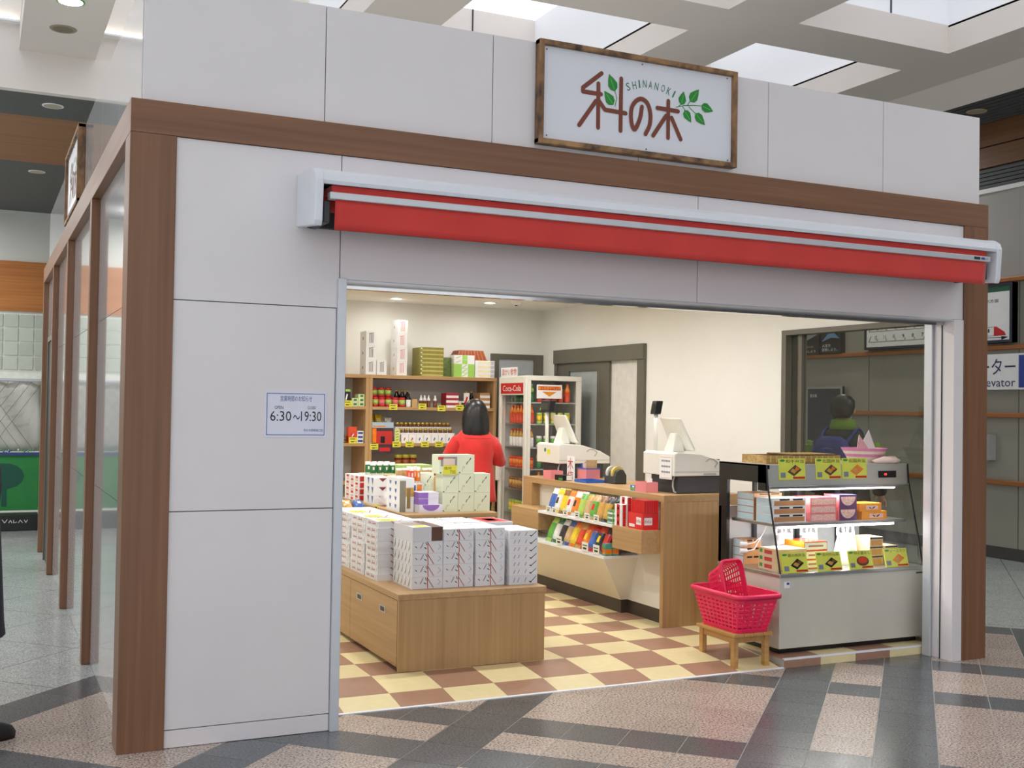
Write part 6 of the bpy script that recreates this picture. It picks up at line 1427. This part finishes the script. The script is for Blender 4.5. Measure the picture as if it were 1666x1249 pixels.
def d_p2(mb, w, h, y):
    mb.poly([(w*.05, y-.001, h*.45), (w*.5, y-.001, h*.9), (w*.95, y-.001, h*.55), (w*.5, y-.001, h*.6)], P('poster_blue_light', (110, 150, 190), .4)); mb.text('人生を', (w*.08, y-.001, h*.24), (w*.42, 0, 0), (0, 0, h*.12), white); mb.text('冒険しよう。', (w*.08, y-.001, h*.08), (w*.75, 0, 0), (0, 0, h*.12), white)
wallthing('night_train_poster', 'dark poster with a silver train and orange stripe, seen through the window', 'poster', 6.52, 6.91, 2.36, 2.70, pd, d_p1, None, .02)
wallthing('blue_light_poster', 'dark poster with blue light rays and white slogan, seen through the window', 'poster', 6.10, 6.49, 2.36, 2.70, pd, d_p2, None, .02)
def d_p3(mb, w, h, y):
    Q(mb, w*.05, w*.75, h*.08, h*.95, y-.0005, P('photo_dark_blue', (34, 40, 66), .3)); mb.text('旅の風', (w*.1, y-.001, h*.85), (w*.2, 0, 0), (0, 0, h*.05), white); Q(mb, w*.1, w*.7, h*.1, h*.25, y-.001, pm['gold'])
wallthing('rack_poster', 'dark travel poster behind the person with the backpack', 'poster', 6.05, 6.75, .95, 1.92, pd, d_p3, P('aluminium_frame', (170, 172, 170), .35, .5), back=.0025)
wallthing('call_panel', 'small grey elevator call panel with dark side on the station wall', 'panel', 3.68, 3.95, 1.08, 1.36, P('panel_grey', (160, 160, 156), .4), lambda mb, w, h, y: [mb.box(w*.3, w*.5, y-.001, y, h*(.2+.15*k), h*(.24+.15*k), dgrey) for k in range(5)], None, .05)
# screen and planting boxes at the far left of the hall
YN = 9.94
tarp = P('white_tarpaulin', (206, 204, 196), .7, var=.12, scale=1.5); netm = P('net_cord', (120, 124, 120), .7)
t = thing('tarpaulin_screen', 'white tarpaulin screen behind a diagonal net at the far end of the hall', 'screen', (-3.2, YN, -.003))
n, m = 40, 8; vs = []; fs = []
for i in range(n+1):
    for j in range(m+1): vs.append((3.35*i/n, .04*math.sin(i*1.3+j*.8)+.02*math.sin(i*.5), .94+.86*j/m))
for i in range(n):
    for j in range(m): fs.append((i*(m+1)+j, (i+1)*(m+1)+j, (i+1)*(m+1)+j+1, i*(m+1)+j+1))
mb = MB(); mb.add(vs, fs, tarp); o = mb.build('sheet', t, smooth=True); so = o.modifiers.new('cloth', 'SOLIDIFY'); so.thickness = .004
mb = MB()
for k in range(-6, 30):
    for sg in (1, -1):
        x = k*.13; a, b = (x, .94), (x+sg*.6, 1.8)
        if 0 < min(a[0], b[0]) and max(a[0], b[0]) < 3.35: mb.cyl((a[0], -.09, a[1]), (b[0], -.09, b[1]), .004, netm, 4)
mb.build('net', t)['kind'] = 'stuff'
for x in (0.02, 1.7, 3.33): MB().cyl((x, -.05, 0), (x, -.05, 1.85), .02, P('green_post', (90, 150, 110), .5), 10).build('post', t)
MB().cyl((0, -.05, 1.82), (3.35, -.05, 1.82), .02, alu, 10).build('top_rail', t)
t = thing('green_banner', 'green fence banner with a darker tree picture below the tarpaulin', 'banner', (-3.2, YN-.17, .22))
mb = MB(); mb.box(0, 3.32, 0, .02, 0, .67, P('banner_green', (40, 130, 62), .6, var=.1, scale=3)); o = mb.build('panel', t)
for cx in (.7, 1.8, 2.92):
    mb = MB(); mb.poly([(cx+.22*math.cos(2*math.pi*i/14), -.001, .42+.16*math.sin(2*math.pi*i/14)) for i in range(14)], P('tree_dark', (20, 84, 66), .6)); mb.box(cx-.03, cx+.03, -.0012, 0, .05, .32, P('tree_dark')); mb.build('tree_picture', o)
t = thing('flower_trough', 'long blue trough of mixed flowers on top of the green banner', 'planter', (-3.2, YN-.19, .89))
MB().box(0, 3.32, 0, .05, 0, .04, P('trough_blue', (50, 70, 120), .5)).build('trough', t)
mb = MB(); r = random.Random(3)
for k in range(160): 
    x = r.uniform(.02, 3.3); mb.lathe([(.003, 0), (.014, .012), (.003, .026)], [pm['blue'], pm['white'], pm['green'], pm['teal']][k % 4], (x, r.uniform(.0, .05), .035+r.uniform(0, .02)), 5)
mb.build('flowers', t)['kind'] = 'stuff'
t = thing('dark_planter', 'low black planter box with white script at the foot of the green banner', 'planter', (-1.1, YN-.45, -.003))
MB().box(0, 1.2, 0, .3, 0, .2, P('planter_black', (24, 30, 28), .4)).build('box', t, bevel=.01)
mb = MB()
for k, pts in enumerate(([(.0, .1), (.03, .05), (.06, .1)], [(.08, .05), (.1, .09), (.12, .05)], [(.14, .09), (.14, .05), (.18, .06)], [(.2, .05), (.22, .09), (.25, .05)], [(.27, .09), (.29, .05), (.31, .09)])): mb.stroke([(a*.9, b*.8) for a, b in pts], .006, (1, 0, 0), (0, 0, 1), (.80, -.002, .06), white, 6)
mb.build('script_mark', t)
for k, x in enumerate((-2.6, -.6, .1)):
    pass
